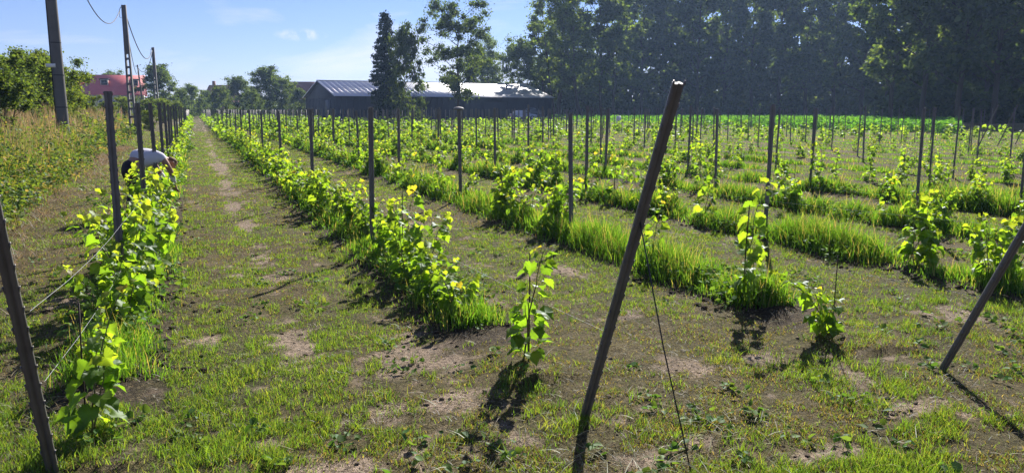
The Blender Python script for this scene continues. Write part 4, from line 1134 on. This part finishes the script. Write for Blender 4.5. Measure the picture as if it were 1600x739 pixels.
# ------------------------------------------------------------------ light, sky, look
SUN_AZ, SUN_EL = R(17), R(34)
sd = Vector((math.sin(SUN_AZ) * math.cos(SUN_EL), math.cos(SUN_AZ) * math.cos(SUN_EL), math.sin(SUN_EL)))
sl = bpy.data.lights.new('sun', 'SUN'); sl.energy = 4.8; sl.angle = R(.5); sl.color = (1, .95, .86)
so = bpy.data.objects.new('sun', sl); COL.objects.link(so); so.rotation_euler = sd.to_track_quat('Z', 'Y').to_euler(); so.location = sd * 100
w = bpy.data.worlds.new('World'); scene.world = w; w.use_nodes = True
nt = w.node_tree; N, L = nt.nodes, nt.links; N.clear()
sky = N.new('ShaderNodeTexSky'); sky.sky_type = 'NISHITA'; sky.sun_disc = False; sky.sun_elevation = SUN_EL; sky.sun_rotation = SUN_AZ
sky.air_density = 1.0; sky.dust_density = .05; sky.ozone_density = 5.0
bg = N.new('ShaderNodeBackground'); bg.inputs['Strength'].default_value = .05; out = N.new('ShaderNodeOutputWorld')
# thin cirrus: stretched noise over the sky dome
tc = N.new('ShaderNodeTexCoord'); mp = N.new('ShaderNodeMapping'); mp.inputs['Scale'].default_value = (2.2, 1.0, 9.0); mp.inputs['Rotation'].default_value = (0, R(6), 0)
L.new(tc.outputs['Generated'], mp.inputs['Vector'])
no = N.new('ShaderNodeTexNoise'); no.inputs['Scale'].default_value = 1.7; no.inputs['Detail'].default_value = 7; no.inputs['Roughness'].default_value = .55; no.inputs['Distortion'].default_value = .4
L.new(mp.outputs[0], no.inputs['Vector'])
mr = N.new('ShaderNodeMapRange'); mr.inputs[1].default_value = .50; mr.inputs[2].default_value = .74; mr.inputs[3].default_value = 0; mr.inputs[4].default_value = .75
L.new(no.outputs['Fac'], mr.inputs[0])
mx = N.new('ShaderNodeMix'); mx.data_type = 'RGBA'; tn = N.new('ShaderNodeMix'); tn.data_type = 'RGBA'; tn.blend_type = 'MULTIPLY'; tn.inputs[0].default_value = 1; L.new(sky.outputs[0], tn.inputs[6]); tn.inputs[7].default_value = (.74, .71, .96, 1)
rx_, ru_ = (470 - 800) / F, (369.5 - 55) / F
cdir = Vector((rx_, cp + ru_ * sp, -sp + ru_ * cp)).normalized()
sb = N.new('ShaderNodeVectorMath'); sb.operation = 'SUBTRACT'; L.new(tc.outputs['Generated'], sb.inputs[0]); sb.inputs[1].default_value = cdir
sc_ = N.new('ShaderNodeVectorMath'); sc_.operation = 'MULTIPLY'; L.new(sb.outputs[0], sc_.inputs[0]); sc_.inputs[1].default_value = (1, 1, 4.2)
ln_ = N.new('ShaderNodeVectorMath'); ln_.operation = 'LENGTH'; L.new(sc_.outputs[0], ln_.inputs[0])
n2_ = N.new('ShaderNodeTexNoise'); n2_.inputs['Scale'].default_value = 70; n2_.inputs['Detail'].default_value = 6; L.new(tc.outputs['Generated'], n2_.inputs['Vector'])
pf = N.new('ShaderNodeMapRange'); pf.inputs[1].default_value = .034; pf.inputs[2].default_value = .004; pf.inputs[3].default_value = 0; pf.inputs[4].default_value = 1; L.new(ln_.outputs['Value'], pf.inputs[0])
pn = N.new('ShaderNodeMapRange'); pn.inputs[1].default_value = .42; pn.inputs[2].default_value = .66; L.new(n2_.outputs['Fac'], pn.inputs[0])
pm = N.new('ShaderNodeMath'); pm.operation = 'MULTIPLY'; L.new(pf.outputs[0], pm.inputs[0]); L.new(pn.outputs[0], pm.inputs[1])
ad = N.new('ShaderNodeMath'); ad.operation = 'ADD'; ad.use_clamp = True; L.new(mr.outputs[0], ad.inputs[0]); L.new(pm.outputs[0], ad.inputs[1])
L.new(ad.outputs[0], mx.inputs[0]); L.new(tn.outputs[2], mx.inputs[6]); mx.inputs[7].default_value = (8.0, 7.8, 8.8, 1)
L.new(mx.outputs[2], bg.inputs['Color']); L.new(bg.outputs[0], out.inputs['Surface'])
vs = scene.view_settings; vs.view_transform = 'Standard'; vs.look = 'None'; vs.gamma = 1; vs.use_curve_mapping = False; vs.exposure = 1.32
scene.render.engine = 'CYCLES'
cy = scene.cycles; cy.max_bounces = 6; cy.diffuse_bounces = 3; cy.glossy_bounces = 2; cy.transmission_bounces = 4; cy.transparent_max_bounces = 8; cy.sample_clamp_indirect = 4
for p in ((913, 652), (1471, 578), (585, 390), (905, 381)):
    x, y = ground_at(*p); print('CHECK', p, [round(a, 2) for a in to_vu(x, y)])

# ------------------------------------------------------------------ summer haze between here and the wood
m, nt_, out_ = new_mat('haze_air')
pv = nt_.nodes.new('ShaderNodeVolumePrincipled'); pv.inputs['Color'].default_value = (.42, .62, 1, 1); pv.inputs['Density'].default_value = .00027; pv.inputs['Anisotropy'].default_value = .35
nt_.links.new(pv.outputs[0], out_.inputs['Volume'])
mb = MB(); mb.box((0, 395, 24), (1000, 1010, 52)); mb.v = [(a, b, c) for a, b, c in mb.v]
hz = mb.build('haze', m); tag(hz, kind='stuff')
scene.cycles.volume_bounces = 0
scene.cycles.use_denoising = True
try:
    scene.cycles.denoiser = 'OPENIMAGEDENOISE'; scene.cycles.denoising_input_passes = 'RGB_ALBEDO_NORMAL'; scene.cycles.denoising_prefilter = 'NONE'
except Exception: pass
